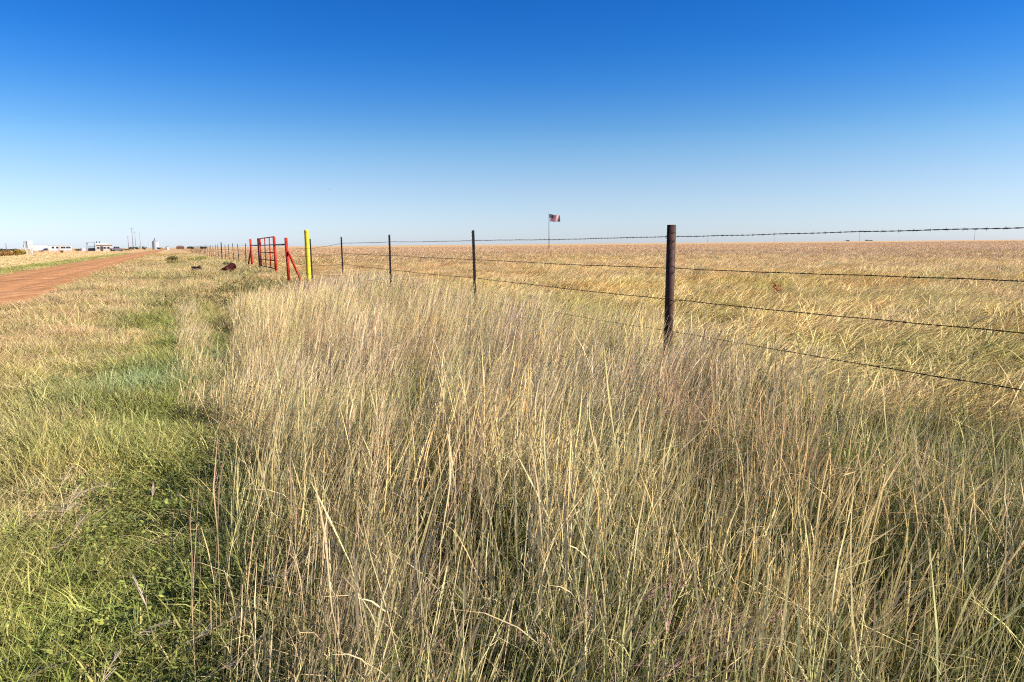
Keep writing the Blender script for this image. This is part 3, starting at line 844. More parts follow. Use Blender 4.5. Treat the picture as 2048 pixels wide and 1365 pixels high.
def tuft(kind, seed):
    r_ = np.random.default_rng(seed)
    V, F, G = [], [], []
    if kind in ('tall', 'tallfar'):          # straw stems with narrow seed heads, leafy at the foot
        wf = 1.0 if kind == 'tall' else 1.7
        for k in range(18 if kind == 'tall' else 15):
            x0, y0 = r_.normal(0, .06, 2)
            h = r_.uniform(.36, .66) * (1.2 if r_.random() < .08 else 1)
            az = r_.normal(0, .8) if r_.random() > .14 else r_.uniform(0, 6.28)
            big = r_.random() < .06
            p = blade_pts(r_, x0, y0, h, az, r_.uniform(-.03, .18) + (.5 if big else 0), r_.uniform(.0, .16) + (.3 if r_.random() < .08 else 0), 6)
            if r_.random() < .07:               # a broken stem
                kp = p[3].copy(); a2 = r_.uniform(0, 6.28); dl = np.linalg.norm(p[5] - p[3])
                dv = np.array([math.cos(a2), math.sin(a2), r_.uniform(-.7, .1)]); dv *= dl / np.linalg.norm(dv)
                p[4] = kp + dv * .5; p[5] = kp + dv
            w0 = r_.uniform(.0016, .0031) * wf
            rnd = r_.random()
            if r_.random() < .4:
                wid = [w0, w0, w0 * .9, w0 * .8, w0 * 2.0, w0 * .4]
            else:
                wid = [w0 * 1.3, w0 * 1.3, w0 * 1.1, w0, w0 * .8, w0 * .2]
            pick = r_.random()
            if pick < .28:
                vv = np.array([.45, .75, .9, 1, 1, 1]) + r_.normal(0, .08); rnd = .3 + .6 * rnd
            elif pick < .66:
                vv = np.array([.0, .2, .5, .85, 1, 1]) + r_.normal(0, .1)
            else:
                vv = np.array([.05, .15, .3, .5, .7, .8]) + r_.normal(0, .12)
            ribbon(V, F, G, p, wid, r_.uniform(0, 3.14), np.clip(vv, 0, 1), rnd)
            if kind == 'tall' and r_.random() < .35:    # feathery head
                for q in range(4):
                    b0 = p[4] + (p[5] - p[4]) * r_.uniform(-.6, .7); ax_ = (p[5] - p[4]); ax_ = ax_ / (np.linalg.norm(ax_) + 1e-6)
                    ribbon(V, F, G, [b0, b0 + (ax_ + r_.normal(0, .35, 3)) * r_.uniform(.02, .045)], [w0 * .7, w0 * .15], r_.uniform(0, 3.14), [1, 1], min(1, rnd + .15))
            if kind == 'tall' and r_.random() < .3:     # a dry leaf curling off the stem
                b0 = p[r_.integers(1, 4)]; q = blade_pts(r_, 0, 0, r_.uniform(.06, .16), r_.uniform(0, 6.28), r_.uniform(.3, .9), r_.uniform(.3, 1.2), 4)
                ribbon(V, F, G, q + b0, [w0, w0 * 1.2, w0, w0 * .2], r_.uniform(0, 3.14), [.6, .8, .9, .9], r_.random())
        for k in range(20 if kind == 'tall' else 7):
            x0, y0 = r_.normal(0, .07, 2)
            h = r_.uniform(.10, .30)
            p = blade_pts(r_, x0, y0, h, r_.uniform(0, 6.28), r_.uniform(.05, .35), r_.uniform(.1, .6), 5)
            w0 = r_.uniform(.0022, .004) * wf
            ribbon(V, F, G, p, [w0, w0, w0 * .9, w0 * .7, w0 * .15], r_.uniform(0, 3.14), np.clip(np.linspace(0, .25, 5) + r_.normal(0, .12), 0, 1), r_.random())
    elif kind == 'spike':       # a few tall stems with pale plump heads
        for k in range(5):
            x0, y0 = r_.normal(0, .1, 2); h = r_.uniform(.5, .78)
            p = blade_pts(r_, x0, y0, h, r_.normal(0, 1.2), r_.uniform(0, .25), r_.uniform(0, .3), 7)
            w0 = r_.uniform(.0016, .0026)
            for a_ in (0, 1.57):
                ribbon(V, F, G, p, [w0, w0, w0, w0 * .9, w0 * 1.6, w0 * 3, w0 * .6], r_.uniform(0, .4) + a_, [.3, .6, .8, 1, 1, 1, 1], .75 + .25 * r_.random())
    elif kind == 'short':       # low turf
        for k in range(34):
            x0, y0 = r_.normal(0, .06, 2); h = r_.uniform(.04, .16)
            p = blade_pts(r_, x0, y0, h, r_.uniform(0, 6.28), r_.uniform(.1, .8), r_.uniform(.1, .8), 4)
            w0 = r_.uniform(.0026, .0055)
            ribbon(V, F, G, p, [w0, w0, w0 * .75, w0 * .1], r_.uniform(0, 3.14), np.clip(np.array([.1, .3, .6, .9]) + r_.normal(0, .3), 0, 1), r_.random())
    elif kind == 'dry':         # knee high dry bunch, arching
        for k in range(40):
            x0, y0 = r_.normal(0, .05, 2); h = r_.uniform(.1, .32)
            p = blade_pts(r_, x0, y0, h, r_.normal(0, 1.3), r_.uniform(.05, .5), r_.uniform(.1, .9), 5)
            w0 = r_.uniform(.002, .004)
            ribbon(V, F, G, p, [w0, w0, w0 * .9, w0 * .8, w0 * .2], r_.uniform(0, 3.14), np.clip(np.array([.2, .5, .8, 1, 1]) + r_.normal(0, .2), 0, 1), r_.random())
    elif kind == 'under':       # green leaves standing between the straw stems
        for k in range(22):
            x0, y0 = r_.normal(0, .07, 2); h = r_.uniform(.14, .40)
            p = blade_pts(r_, x0, y0, h, r_.normal(0, 1.4), r_.uniform(.0, .3), r_.uniform(.0, .35), 5)
            w0 = r_.uniform(.0024, .0046)
            ribbon(V, F, G, p, [w0, w0, w0 * .95, w0 * .75, w0 * .15], r_.uniform(0, 3.14), np.clip(np.array([0, .1, .3, .6, .9]) + r_.normal(0, .2), 0, 1), r_.random())
    elif kind == 'thatch':      # flattened dead blades
        for k in range(22):
            x0, y0 = r_.normal(0, .09, 2); L_ = r_.uniform(.1, .26); a2 = r_.normal(.4, 1.1)
            t_ = np.linspace(0, 1, 4)
            p = np.c_[x0 + L_ * t_ * math.cos(a2), y0 + L_ * t_ * math.sin(a2), .02 + .07 * np.sin(t_ * 2.6) * r_.uniform(.3, 1)]
            w0 = r_.uniform(.0025, .0045)
            ribbon(V, F, G, p, [w0, w0, w0 * .9, w0 * .3], a2 + 1.57, np.clip(np.array([.6, .9, 1, 1]) + r_.normal(0, .1), 0, 1), r_.random())
    elif kind == 'pasture':     # leaning bunch grass with feathery tops
        for k in range(44):
            x0, y0 = r_.normal(0, .10, 2); h = r_.uniform(.22, .55)
            p = blade_pts(r_, x0, y0, h, r_.normal(0, .55), r_.uniform(.1, .5), r_.uniform(.2, .9), 5)
            w0 = r_.uniform(.004, .007)
            ribbon(V, F, G, p, [w0, w0, w0 * .9, w0 * 1.5, w0 * .3], r_.uniform(0, 3.14), np.clip(np.array([0, .35, .75, 1, 1]) + r_.normal(0, .2), 0, 1), r_.random())
    elif kind == 'far':         # the same grass seen from far off, coarser
        for k in range(40):
            x0, y0 = r_.normal(0, .32, 2); h = r_.uniform(.2, .45)
            p = blade_pts(r_, x0, y0, h, r_.normal(0, .7), r_.uniform(.05, .4), r_.uniform(.1, .7), 4)
            w0 = r_.uniform(.012, .028); r_.random(); dim = .42 + .2 * r_.random()
            ribbon(V, F, G, p, [w0, w0, w0 * 1.2, w0 * .3], r_.uniform(0, 3.14), np.clip(np.array([.1, .6, 1, 1]) + r_.normal(0, .2), 0, 1), dim)
    elif kind == 'weed':        # small broadleaf plants
        for k in range(9):
            x0, y0 = r_.normal(0, .05, 2); h = r_.uniform(.08, .22); az = r_.uniform(0, 6.28)
            p = blade_pts(r_, x0, y0, h, az, r_.uniform(.1, .6), .1, 5)
            ribbon(V, F, G, p, [.003] * 5, az + 1.57, [.1] * 5, .4)
            for q in range(9):
                c = p[r_.integers(1, 5)] + r_.normal(0, .008, 3); a2 = r_.uniform(0, 6.28); s = r_.uniform(.012, .028)
                dv = np.array([math.cos(a2), math.sin(a2), r_.uniform(-.2, .6)]) * s
                sv = np.array([-math.sin(a2), math.cos(a2), r_.uniform(-.4, .4)]) * s * .36
                o = len(V); V += [tuple(c), tuple(c + dv * .5 + sv), tuple(c + dv), tuple(c + dv * .5 - sv)]
                g = (r_.random(), r_.random(), 0, 1); G += [g] * 4; F.append((o, o + 1, o + 2, o + 3))
    elif kind == 'purple':      # wispy purple seed plumes on thin stems
        for k in range(4):
            x0, y0 = r_.normal(0, .05, 2); h = r_.uniform(.18, .36)
            p = blade_pts(r_, x0, y0, h, r_.normal(0, .8), r_.uniform(.2, .6), r_.uniform(.2, .6), 5)
            ribbon(V, F, G, p, [.002] * 5, 0, [.0] * 5, .6)
            for q in range(12):
                b0 = p[3] + (p[4] - p[3]) * r_.random()
                dv = (p[4] - p[3]) / np.linalg.norm(p[4] - p[3]) * r_.uniform(.03, .08) + r_.normal(0, .012, 3)
                ribbon(V, F, G, [b0, b0 + dv * .5, b0 + dv], [.0016, .0016, .0004], r_.uniform(0, 3.14), [1, 1, 1], r_.random())
    return np.array(V), F, np.clip(np.array(G, dtype=float), 0, 1)
def tuft_mesh(name, V, F, G):
    me = bpy.data.meshes.new(name); me.from_pydata(V.tolist(), [], F)
    at = me.color_attributes.new('gp', 'FLOAT_COLOR', 'POINT')
    at.data.foreach_set('color', G.ravel())
    me.materials.append(M_GRASS)
    return me
def patch(kind, seed, size, n, spin, tilt, tsd):
    """a square of turf: n tufts of one kind, each with its own lean, height and hue"""
    r_ = np.random.default_rng(seed); VV, FF, GG = [], [], []; o = 0
    base = [tuft(kind, seed * 31 + k) for k in range(min(n, 14))]
    g = int(math.ceil(n ** .5)); cells = [(i, j) for i in range(g) for j in range(g)]; r_.shuffle(cells)
    for k in range(n):
        V, F, G = base[k % len(base)]
        e = euler_from(np.array([r_.uniform(-spin, spin)]), np.array([tilt + r_.normal(0, tsd)]), np.array([r_.normal(0, tsd)]))[0]
        M = np.array((Matrix.Rotation(e[2], 3, 'Z') @ Matrix.Rotation(e[1], 3, 'Y') @ Matrix.Rotation(e[0], 3, 'X')))
        sc_ = r_.uniform(.8, 1.2); hs = r_.uniform(.62, 1.22)
        P = (V * np.array([sc_, sc_, sc_ * hs])) @ M.T
        ci, cj = cells[k]
        P[:, 0] += ((ci + r_.uniform(0, 1)) / g - .5) * size; P[:, 1] += ((cj + r_.uniform(0, 1)) / g - .5) * size
        G2 = G.copy(); G2[:, 1] = np.clip(G2[:, 1] * .8 + r_.uniform(0, .25), 0, 1); G2[:, 2] = np.clip(r_.uniform(0, 1) * .8 + r_.uniform(0, .2, len(G2)), 0, 1)
        VV.append(P); GG.append(G2); FF += [tuple(i + o for i in f) for f in F]; o += len(P)
    return np.concatenate(VV), FF, np.concatenate(GG)
TUFTS = {}
def add_kind(key, nvar, fn):
    c = bpy.data.collections.new(key + '_tufts')
    for i in range(nvar):
        c.objects.link(bpy.data.objects.new('%s_tuft_%02d' % (key, i), tuft_mesh(key, *fn(100 * len(TUFTS) + i))))
    TUFTS[key] = (c, nvar)
for kind, nvar in (('tall', 10), ('spike', 6), ('short', 8), ('dry', 10), ('far', 8), ('weed', 8), ('purple', 5), ('thatch', 8)):
    def one(seed, kind=kind):
        V, F, G = tuft(kind, seed); G[:, 2] = .5; return V, F, G
    add_kind(kind, nvar, one)
add_kind('tall_patch', 12, lambda sd: patch('tall', sd, .62, 12, .9, .08, .14))
add_kind('lean_patch', 12, lambda sd: patch('tall', sd, .62, 15, .6, .22, .10))
add_kind('tallfar_patch', 10, lambda sd: patch('tallfar', sd, .9, 24, .6, .24, .08))
add_kind('under_patch', 8, lambda sd: patch('under', sd, .62, 13, 3.14, .05, .1))
add_kind('short_patch', 12, lambda sd: patch('short', sd, .42, 46, 3.14, .03, .15))
add_kind('pasture_patch', 12, lambda sd: patch('pasture', sd, .95, 25, .7, .18, .1))

def scatter_tree(coll):
    ng = bpy.data.node_groups.new('scatter_' + coll.name, 'GeometryNodeTree')
    ng.interface.new_socket('Geometry', in_out='INPUT', socket_type='NodeSocketGeometry')
    ng.interface.new_socket('Geometry', in_out='OUTPUT', socket_type='NodeSocketGeometry')
    gi = ng.nodes.new('NodeGroupInput'); go = ng.nodes.new('NodeGroupOutput')
    m2p = ng.nodes.new('GeometryNodeMeshToPoints')
    ci = ng.nodes.new('GeometryNodeCollectionInfo'); ci.inputs['Collection'].default_value = coll
    ci.inputs['Separate Children'].default_value = True; ci.inputs['Reset Children'].default_value = True
    iop = ng.nodes.new('GeometryNodeInstanceOnPoints'); iop.inputs['Pick Instance'].default_value = True
    def na(nm, ty):
        n = ng.nodes.new('GeometryNodeInputNamedAttribute'); n.data_type = ty; n.inputs['Name'].default_value = nm
        return [s for s in n.outputs if s.name == 'Attribute' and s.enabled][0]
    e2r = ng.nodes.new('FunctionNodeEulerToRotation')
    ng.links.new(gi.outputs[0], m2p.inputs['Mesh'])
    ng.links.new(m2p.outputs[0], iop.inputs['Points'])
    ng.links.new(ci.outputs[0], iop.inputs['Instance'])
    ng.links.new(na('var', 'INT'), iop.inputs['Instance Index'])
    ng.links.new(na('rot', 'FLOAT_VECTOR'), e2r.inputs[0])
    ng.links.new(e2r.outputs[0], iop.inputs['Rotation'])
    ng.links.new(na('scl', 'FLOAT_VECTOR'), iop.inputs['Scale'])
    ng.links.new(iop.outputs[0], go.inputs[0])
    return ng
def scatter(name, kind, x, y, scale, tip, bas, label, spin=.7, tilt=.0, tilt_sd=.08, hscale=None):
    coll, nvar = TUFTS[kind]; n = len(x)
    u, w = uw(x, y); z = tz(u, w) - .01
    me = bpy.data.meshes.new(name); me.vertices.add(n)
    me.vertices.foreach_set('co', np.c_[x, y, z].ravel())
    s = np.broadcast_to(scale, (n,)); hs = s if hscale is None else s * hscale
    for nm, ty, key, arr in (('var', 'INT', 'value', rng.integers(0, nvar, n)),
                             ('rot', 'FLOAT_VECTOR', 'vector', euler_from(rng.uniform(-spin, spin, n), tilt + rng.normal(0, tilt_sd, n), rng.normal(0, tilt_sd, n))),
                             ('scl', 'FLOAT_VECTOR', 'vector', np.c_[s, s, hs]),
                             ('tip', 'FLOAT_VECTOR', 'vector', np.clip(tip, .005, .95)), ('bas', 'FLOAT_VECTOR', 'vector', np.clip(bas, .005, .95))):
        a = me.attributes.new(nm, ty, 'POINT')
        a.data.foreach_set(key, np.ascontiguousarray(arr, dtype=np.int32 if ty == 'INT' else np.float32).ravel())
    o = bpy.data.objects.new(name, me); COL.objects.link(o)
    md = o.modifiers.new('scatter', 'NODES'); md.node_group = scatter_tree(coll)
    tag(o, label, kind='stuff')
    print(name, n)
    return o
def cand(u0, u1, w0, w1, dens):
    n = int((u1 - u0) * (w1 - w0) * dens)
    u = rng.uniform(u0, u1, n); w = rng.uniform(w0, w1, n)
    x, y = xy(u, w)
    k = (y > -1.2) & (np.abs(x) < .95 * y + 3.0)
    return u[k], w[k], x[k], y[k]
def lerp(a, b, t):
    t = np.asarray(t)[:, None]
    return np.asarray(a) * (1 - t) + np.asarray(b) * t
def blob(x, y, px, py, rad, z=0.0):
    bx, by = ground_at(px, py, z)
    return np.exp(-((x - bx) ** 2 + (y - by) ** 2) / rad ** 2)
def jit(c, s):
    n = len(c); return c * (1 + rng.normal(0, s, (n, 1))) * (1 + rng.normal(0, s * .3, (n, 3)))

def edge_u(w):      # where the tall roadside grass starts
    return .02 + .34 * (fbm(w * 0 + 5, w, .7, 4) - .5) + .085 * np.clip(w - 2, 0, 3.5) + .07 * np.clip(w - 5.5, 0, 30)
STRAW = np.array([.70, .53, .30]); PINK = np.array([.68, .50, .345]); GOLD = np.array([.73, .505, .225]); OLIVE = np.array([.33, .30, .085])
GREEN = np.array([.15, .19, .035]); DGREEN = np.array([.07, .105, .03]); BLUEG = np.array([.22, .29, .17]); RUSTY = np.array([.70, .455, .285])

def colour_tall(u, w, x, y):
    f1 = fbm(x, y, .5, 3); f2 = fbm(x + 40, y, 1.3, 3)
    right = sstep(.2, 2.2, x) * (1 - sstep(3.5, 6.5, y))
    tip = lerp(STRAW * 1.08, PINK * 1.08, sstep(.4, .65, f1))
    tip = lerp(tip, OLIVE * 1.5, .28 * sstep(.5, .75, f2))
    mauve = blob(x, y, 560, 900, .8, .3) + blob(x, y, 760, 1080, .5, .3) + .7 * blob(x, y, 1150, 800, .9, .3)
    tip = lerp(tip, np.array([.66, .46, .36]), np.clip(.8 * mauve, 0, .8))
    left = np.exp(-((x + 1.0) / .8) ** 2) * np.exp(-((y - 3.4) / 1.2) ** 2)
    tip = lerp(tip, np.array([.48, .40, .13]), .5 * left)
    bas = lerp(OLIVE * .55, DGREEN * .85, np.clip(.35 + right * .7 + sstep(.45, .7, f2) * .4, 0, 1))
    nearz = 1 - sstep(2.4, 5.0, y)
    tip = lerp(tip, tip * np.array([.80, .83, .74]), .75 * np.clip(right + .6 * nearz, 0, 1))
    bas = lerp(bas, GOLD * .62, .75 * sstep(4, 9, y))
    return jit(tip, .16), jit(bas, .18)

# tall roadside grass between the ditch and the fence
def grid(u0, u1, w0, w1, step, jitter=.35):
    U_, W_ = np.meshgrid(np.arange(u0, u1, step), np.arange(w0, w1, step))
    u = U_.ravel() + rng.uniform(-jitter, jitter, U_.size) * step; w = W_.ravel() + rng.uniform(-jitter, jitter, U_.size) * step
    x, y = xy(u, w)
    k = (y > -1.2) & (np.abs(x) < .80 * y + 3.0)
    return u[k], w[k], x[k], y[k]
def tall_height(u, w, x, y):
    hs = .80 + .5 * fbm(x, y, .45, 3)
    hs = hs * (.78 + .22 * sstep(0, .4, u - edge_u(w))) * 1.0
    we = 16.2 + 2.4 * np.clip(u - 2.9, -1, 3)
    hs = hs * (1 - .78 * sstep(we, we + 3.2, w))
    return hs * (1 - .38 * sstep(2.6, 3.8, u) * sstep(1.2, 2.6, x) - .08 * sstep(3.4, 4.4, u))
LT = 'tall straw coloured grass leaning right along the fence'
for kind, w0, w1, st, u0 in (('tall_patch', -2, 14, .5, .1), ('tallfar_patch', 14, 34, .62, .35)):
    u, w, x, y = grid(u0, 5.6, w0, w1, st)
    k = (u > edge_u(w) + .28) & (rng.random(len(u)) < .9) & (w < 19.6 + 2.4 * np.clip(u - 2.9, -1, 3)) & (np.hypot(x, y) > 1.4)
    u, w, x, y = u[k], w[k], x[k], y[k]
    tip, bas = colour_tall(u, w, x, y)
    s_ = rng.uniform(.9, 1.1, len(x))
    hh = tall_height(u, w, x, y)
    lean = (y > 3.2 + .8 * np.maximum(x, -1) + rng.normal(0, .5, len(x))) if w0 < 5 else np.ones(len(x), bool)
    for kd, q in ((kind, ~lean if w0 < 5 else lean), ('lean_patch', lean if w0 < 5 else ~lean)):
        if q.any():
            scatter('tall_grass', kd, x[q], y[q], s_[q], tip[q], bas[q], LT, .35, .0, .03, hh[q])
u, w, x, y = cand(-.3, 1.9, -2, 19, 66)
k = (u > edge_u(w)) & (u < edge_u(w) + .45) & (np.hypot(x, y) > 1.3)
u, w, x, y = u[k], w[k], x[k], y[k]
tip, bas = colour_tall(u, w, x, y)
scatter('tall_grass_edge', 'tall', x, y, rng.uniform(.8, 1.1, len(x)), tip, bas, 'ragged left edge of the tall grass', .9, .1, .1, tall_height(u, w, x, y))
u, w, x, y = grid(.3, 4.6, -1, 8, .5)
k = (u > edge_u(w) + .2) & (np.hypot(x, y) > 1.3) & (rng.random(len(u)) < np.clip(.8 + .2 * sstep(-.3, 1.2, x) - .6 * sstep(4, 7, y), .1, 1))
u, w, x, y = u[k], w[k], x[k], y[k]
f = fbm(x, y, .8, 3)
scatter('green_undergrowth', 'under_patch', x, y, rng.uniform(.85, 1.15, len(x)), jit(lerp(np.array([.17, .205, .05]), np.array([.32, .31, .08]), f), .15), jit(np.tile(DGREEN * .6, (len(x), 1)), .15), 'green leaves standing low between the tall straw stems', .6, 0, .04, .75 + .5 * f)  # leaf bases darkened to paint in the shade of the gaps
u, w, x, y = cand(-.02, .30, 6.3, 17.5, 70)
tip, bas = colour_tall(u, w, x, y)
scatter('tall_grass_strip', 'tall', x, y, rng.uniform(.75, 1.0, len(x)), tip, bas, 'narrow strip of pale tall grass beside the green ditch', .9, .15, .12, .5 + .35 * fbm(x, y, 1.0, 2))
u, w, x, y = cand(.3, 5.4, -1, 18, 8)
k = (x > -.6) & (u > edge_u(w) + .2) & (np.hypot(x, y) > 2.0)
u, w, x, y = u[k], w[k], x[k], y[k]
scatter('seed_spikes', 'spike', x, y, rng.uniform(.8, 1.1, len(x)), jit(np.tile(STRAW * 1.2, (len(x), 1)), .1), jit(np.tile(OLIVE, (len(x), 1)), .1), 'pale seed spikes standing out of the tall grass', 1.5, .06, .16, .95 * tall_height(u, w, x, y))

# pasture beyond the fence
def colour_past(u, w, x, y):
    d = np.hypot(x, y)
    f1 = fbm(x, y, .13, 4); f2 = fbm(x + 9, y - 30, .5, 3); f3 = fbm(x * .3 + 50, y * .06 + 8, .25, 3)
    tip = lerp(GOLD, STRAW, sstep(.35, .6, f2))
    tip = tip * np.array([1.10, 1.04, .92])
    tip = lerp(tip, RUSTY, .55 * sstep(.45, .62, f3) * sstep(14, 45, d) + .75 * sstep(25, 110, d))
    tip = lerp(tip, OLIVE * 1.3, .6 * sstep(.52, .7, f1) * (1 - sstep(12, 30, d)))
    bas = lerp(OLIVE * 1.2, STRAW * .8, sstep(9, 40, d) * .85)
    bare = np.exp(-((u - 8) / 5) ** 2) * sstep(17, 24, w) * (1 - sstep(50, 75, w))
    tip = lerp(tip, np.array([.68, .46, .24]), .6 * bare); bas = lerp(bas, np.array([.5, .31, .15]), .8 * bare)
    nr = sstep(2.5, 4, x) * (1 - sstep(6.5, 9.5, y))
    tip = lerp(tip, np.array([.40, .36, .10]), .8 * nr * (.5 + .7 * vnoise(x, y, .7)))
    bas = lerp(bas, np.array([.22, .22, .05]), .8 * nr)
    bas = lerp(bas, GREEN, .6 * sstep(.5, .7, f1) * (1 - sstep(8, 25, d)))
    fr = sstep(35, 90, d)
    tip = lerp(tip, np.array([.69, .47, .335]), .7 * sstep(35, 140, d))
    bas = lerp(bas, tip * .85, fr)
    return jit(tip, .11) * (1 - fr[:, None]) + jit(tip, .05) * fr[:, None], jit(bas, .10)
u, w, x, y = grid(4.8, 34, -6, 40, .8)
k = y < 27
u, w, x, y = u[k], w[k], x[k], y[k]
tip, bas = colour_past(u, w, x, y)
scatter('pasture_grass', 'pasture_patch', x, y, rng.uniform(.85, 1.1, len(x)), tip, bas, 'golden pasture grass beyond the fence', .5, .0, .04, (.60 + .55 * fbm(x, y, .35, 3)) * (1 - .5 * np.exp(-((u - 8) / 5) ** 2) * sstep(17, 24, w)))
u, w, x, y = grid(4.9, 62, -10, 62, 1.05)
k = (y >= 26.5)
u, w, x, y = u[k], w[k], x[k], y[k]
tip, bas = colour_past(u, w, x, y)
scatter('pasture_grass', 'pasture_patch', x, y, rng.uniform(1.0, 1.35, len(x)), tip, bas, 'golden pasture grass further out', .5, .0, .04, (.45 + .45 * fbm(x, y, .3, 3)) * (1 - .5 * np.exp(-((u - 8) / 5) ** 2) * (1 - sstep(50, 75, w))))
def wedge(d0, d1, n):
    th = rng.uniform(-.84, .84, n); d = np.sqrt(rng.uniform(d0 ** 2, d1 ** 2, n))
    x = d * np.sin(th); y = d * np.cos(th); u, w = uw(x, y); return u, w, x, y
for d0, d1, n, sc_ in ((45, 110, 34000, 1.0), (110, 420, 70000, 1.5)):
    u, w, x, y = wedge(d0, d1, n)
    k = (u > 5.2) & ~((u < 60) & (w < 62) & (d0 < 50) & (np.hypot(x, y) < 50))
    tip, bas = colour_past(u[k], w[k], x[k], y[k])
    scatter('far_pasture_grass', 'far', x[k], y[k], rng.uniform(.8, 1.3, k.sum()) * sc_, tip, bas, 'reddish gold grass of the far pasture', .8, .2, .1, .75 / sc_)

# short grass of the ditch and verge
def colour_short(u, w, x, y):
    f1 = fbm(x, y, .9, 3); f2 = fbm(x + 21, y + 4, .35, 3); f3 = fbm(x - 8, y + 60, 2.2, 2)
    d = np.hypot(x, y)
    green = .02 + .9 * (f2 - .45) + 1.0 * (f1 - .5) + .74 * np.exp(-((u + .3 - .025 * w) / (.55 + .02 * w)) ** 2) * (1 - sstep(15, 24, w)) + .42 * (1 - sstep(2.0, 3.2, w))
    green = green + .75 * blob(x, y, 330, 1000, .8) + .6 * blob(x, y, 240, 1300, .8) + .55 * blob(x, y, 300, 760, .75) + .5 * blob(x, y, 290, 640, 1.6)
    green = green + .45 * blob(x, y, 200, 1150, .5) - .6 * blob(x, y, 60, 980, .45) - .35 * blob(x, y, 100, 700, 1.6) - .35 * sstep(9, 16, d)
    green = np.clip(green - .25 * (1 - sstep(-2.2, -1.1, u)) * sstep(2.5, 4.5, w) + .9 * np.exp(-((u - ROAD1 - .6) / .4) ** 2) * vnoise(x, y, .8), 0, 1)
    dry = lerp(STRAW, RUSTY * 1.05, np.clip(.45 * sstep(.4, .7, f3) + .45 * (1 - sstep(-2.2, -.9, u)) + .3 * sstep(8, 14, d), 0, 1)) * (.72 + .5 * vnoise(x, y, 1.7))[:, None]
    gcol = lerp(np.array([.38, .345, .10]), np.array([.25, .28, .08]), f1)
    gcol = lerp(gcol, BLUEG * 1.2, np.clip(1.0 * blob(x, y, 310, 755, .8), 0, 1))
    tip = lerp(dry, gcol * 1.12, np.minimum(green, .86))
    bas = lerp(OLIVE * .85, GREEN * 1.05, green)
    return jit(tip, .18), jit(bas, .15), green
LAB = 'short patchy green and dry grass of the verge'
for (w0, w1, st, dn) in ((-2, 6, .33, 60), (6, 14, .36, 36), (14, 17, .45, 22), (17, 34, .5, 16), (34, 70, .75, 6)):
    umax = .85 if w0 < 17 else 5.2
    u, w, x, y = grid(ROAD1 + .5, umax, w0, w1, st)
    k = (u < edge_u(w) + .4) | (w > 17)
    u, w, x, y = u[k], w[k], x[k], y[k]
    tip, bas, green = colour_short(u, w, x, y)
    scatter('verge_grass', 'short_patch', x, y, rng.uniform(.9, 1.15, len(x)) * st / .33, tip, bas, LAB, 3.14, .0, .04, (.6 + 1.3 * sstep(.3, .75, fbm(x, y, 1.1, 3))) * (.33 / st) ** .7 * (.45 + .55 * sstep(ROAD1 + .3, ROAD1 + 1.3, u)))
    u, w, x, y = cand(ROAD1 - .05, umax, w0, w1, dn)
    k = (u < edge_u(w) + .35) | (w > 17)
    u, w, x, y = u[k], w[k], x[k], y[k]
    tip, bas, green = colour_short(u, w, x, y)
    scatter('verge_grass', 'short', x, y, rng.uniform(.7, 1.1, len(x)) * (.6 + 1.1 * sstep(.35, .7, fbm(x + 5, y, 1.4, 2))) * (.4 + .6 * sstep(ROAD1, ROAD1 + 1.2, u)) * (1 if w0 < 12 else 1.3), tip, bas, LAB, 3.14, .03, .15)
    pd = np.clip(.30 - .28 * green + .5 * blob(x, y, 60, 980, .5) + .25 * sstep(10, 20, w) + .25 * blob(x, y, 400, 640, 1.0), .01, .8)
    q = rng.random(len(x)) < pd * sstep(ROAD1 + .2, ROAD1 + 1.2, u)
    scatter('dry_bunches', 'dry', x[q], y[q], rng.uniform(.6, 1.05, q.sum()), tip[q] * .4 + .6 * STRAW, bas[q], 'dry arching bunch grass on the verge', 1.2, .15, .12)
    if w0 < 15:
        q = rng.random(len(x)) < np.clip(.5 - .5 * green, .06, .5)
        scatter('thatch', 'thatch', x[q], y[q], rng.uniform(.8, 1.3, q.sum()), jit(np.tile(STRAW * 1.02, (q.sum(), 1)), .12), jit(np.tile(OLIVE, (q.sum(), 1)), .1), 'flattened dead grass lying in the verge', 3.14, 0, .06)
    if w0 < 12:
        q = rng.random(len(x)) < np.clip(.05 + .25 * green + .5 * blob(x, y, 330, 960, .5), 0, .8)
        scatter('leafy_weeds', 'weed', x[q], y[q], rng.uniform(.7, 1.3, q.sum()), jit(np.tile([.27, .27, .07], (q.sum(), 1)), .15), jit(np.tile([.15, .17, .05], (q.sum(), 1)), .15), 'small leafy green weeds in the ditch', 3.14, 0, .1)
        q = rng.random(len(x)) < .010
        scatter('purple_plumes', 'purple', x[q], y[q], rng.uniform(.8, 1.2, q.sum()), jit(np.tile([.64, .47, .42], (q.sum(), 1)), .12), jit(np.tile([.35, .28, .12], (q.sum(), 1)), .1), 'wispy purplish seed plumes in the verge', .8, .15, .1)
# beyond the gate, between fence and road
u, w, x, y = cand(ROAD1, 5.0, 44, 170, 7)
f = fbm(x, y, .12, 3)
tip = jit(lerp(np.array([.80, .64, .40]), GOLD * .9, sstep(.35, .65, f)), .10); bas = jit(lerp(STRAW * .8, OLIVE, sstep(.4, .7, f)), .10)
scatter('verge_bunches', 'far', x, y, rng.uniform(.5, .8, len(x)), tip, bas, 'dry bunch grass on the far verge', .8, .15, .1, .35 + .5 * f)
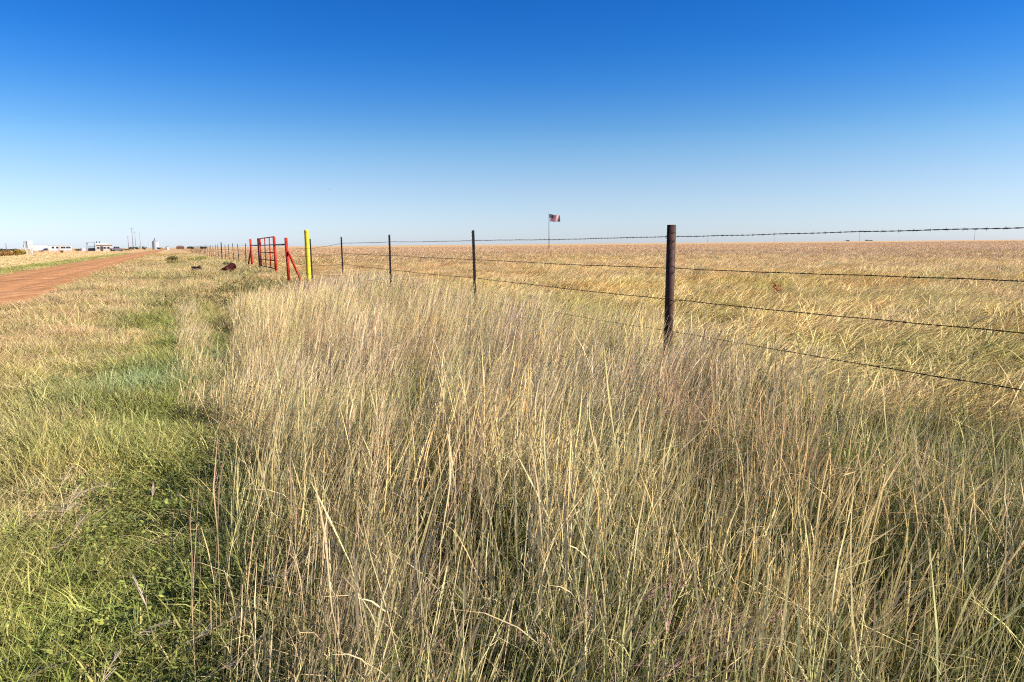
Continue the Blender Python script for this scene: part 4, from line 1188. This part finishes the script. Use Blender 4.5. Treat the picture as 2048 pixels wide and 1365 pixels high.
# left of the road
u, w, x, y = cand(-60, ROAD0 + .1, 5, 190, 4.5)
k = rng.random(len(u)) < sstep(-70, -12, u) + .3
u, w, x, y = u[k], w[k], x[k], y[k]
f = fbm(x, y, .25, 3); nearroad = np.exp(-((u - ROAD0 + 1.2) / 1.6) ** 2)
tip = lerp(STRAW, RUSTY, .6 * sstep(.4, .7, f)); tip = jit(lerp(tip, np.array([.24, .27, .06]), np.clip(.75 * nearroad + .2 * sstep(.5, .7, f), 0, 1)), .12)
bas = jit(lerp(STRAW * .6, GREEN, nearroad), .12)
scatter('roadside_grass', 'far', x, y, rng.uniform(.5, .9, len(x)), tip, bas, 'green and tan grass across the road', 3.14, .1, .1, .32 + .3 * f)
u, w, x, y = wedge(150, 420, 16000)
k = u < -13
scatter('far_roadside_grass', 'far', x[k], y[k], rng.uniform(1, 1.6, k.sum()), jit(np.tile(RUSTY * 1.05, (k.sum(), 1)), .12), jit(np.tile(STRAW * .6, (k.sum(), 1)), .12), 'tan grass in front of the far houses', 3.14, .1, .1, .5)

# weeds by the gate, pink plumes, single plants
def around(spots, n, sd, zz=0.0):
    P = []
    for px, py in spots:
        bx, by = ground_at(px, py, zz)
        P.append(np.c_[rng.normal(bx, sd, n), rng.normal(by, sd * 1.4, n)])
    P = np.concatenate(P); return P[:, 0], P[:, 1]
x, y = around([(520, 592), (475, 588), (545, 584), (440, 612), (575, 590), (450, 560)], 22, .6)
scatter('ditch_weeds', 'weed', x, y, rng.uniform(1.4, 2.6, len(x)), jit(np.tile([.17, .17, .045], (len(x), 1)), .2), jit(np.tile([.09, .09, .03], (len(x), 1)), .2), 'dark green weeds in front of the red gate', 3.14, 0, .1)
x, y = around([(470, 578), (500, 572), (530, 580), (560, 578), (590, 580), (440, 566), (415, 575)], 30, .7)
scatter('gate_brush', 'dry', x, y, rng.uniform(.8, 1.5, len(x)), jit(np.tile([.42, .27, .13], (len(x), 1)), .2), jit(np.tile([.20, .14, .06], (len(x), 1)), .2), 'brown brush growing in front of the red gate', 3.14, .1, .12)
x, y = around([(1120, 1365), (1190, 1345), (1280, 1350), (1330, 1330)], 5, .09, .15)
scatter('pink_plumes', 'purple', x, y, rng.uniform(1.1, 1.5, len(x)), jit(np.tile([.58, .34, .32], (len(x), 1)), .1), jit(np.tile([.4, .32, .14], (len(x), 1)), .1), 'pinkish seed plumes at the foot of the picture', .7, .1, .1)
x, y = around([(90, 1020), (60, 1290), (455, 900), (520, 880), (600, 900), (230, 1330)], 3, .2, .1)
scatter('purple_plumes', 'purple', x, y, rng.uniform(1.0, 1.4, len(x)), jit(np.tile([.66, .48, .43], (len(x), 1)), .1), jit(np.tile([.4, .32, .14], (len(x), 1)), .1), 'purplish seed plumes at the edge of the tall grass', .7, .2, .1)
def plant_at(px, py, z=0.0):
    x, y = ground_at(px, py, z); return (x, y, gz(x, y))
shrub('leafy_plant', 446, 8, .42, .34, (.08, .12, .065), (.17, .24, .15), 'dark blue green leafy plant at the left edge of the tall grass', 'plant', n=110, leaf=.022, loc=plant_at(446, 735), lobes=4)
shrub('weed_stalk', 1520, 5, .10, .46, (.03, .055, .02), (.07, .10, .035), 'dark green weed stalk in the tall grass right of the rusty post', 'plant', n=140, leaf=.022, loc=plant_at(1521, 838), lobes=5)
shrub('red_weed', 1550, 16, .3, .56, (.36, .055, .012), (.42, .12, .03), 'small rust red weed in the pasture grass beyond the fence', 'plant', n=200, leaf=.03, loc=plant_at(1550, 614), lobes=4)
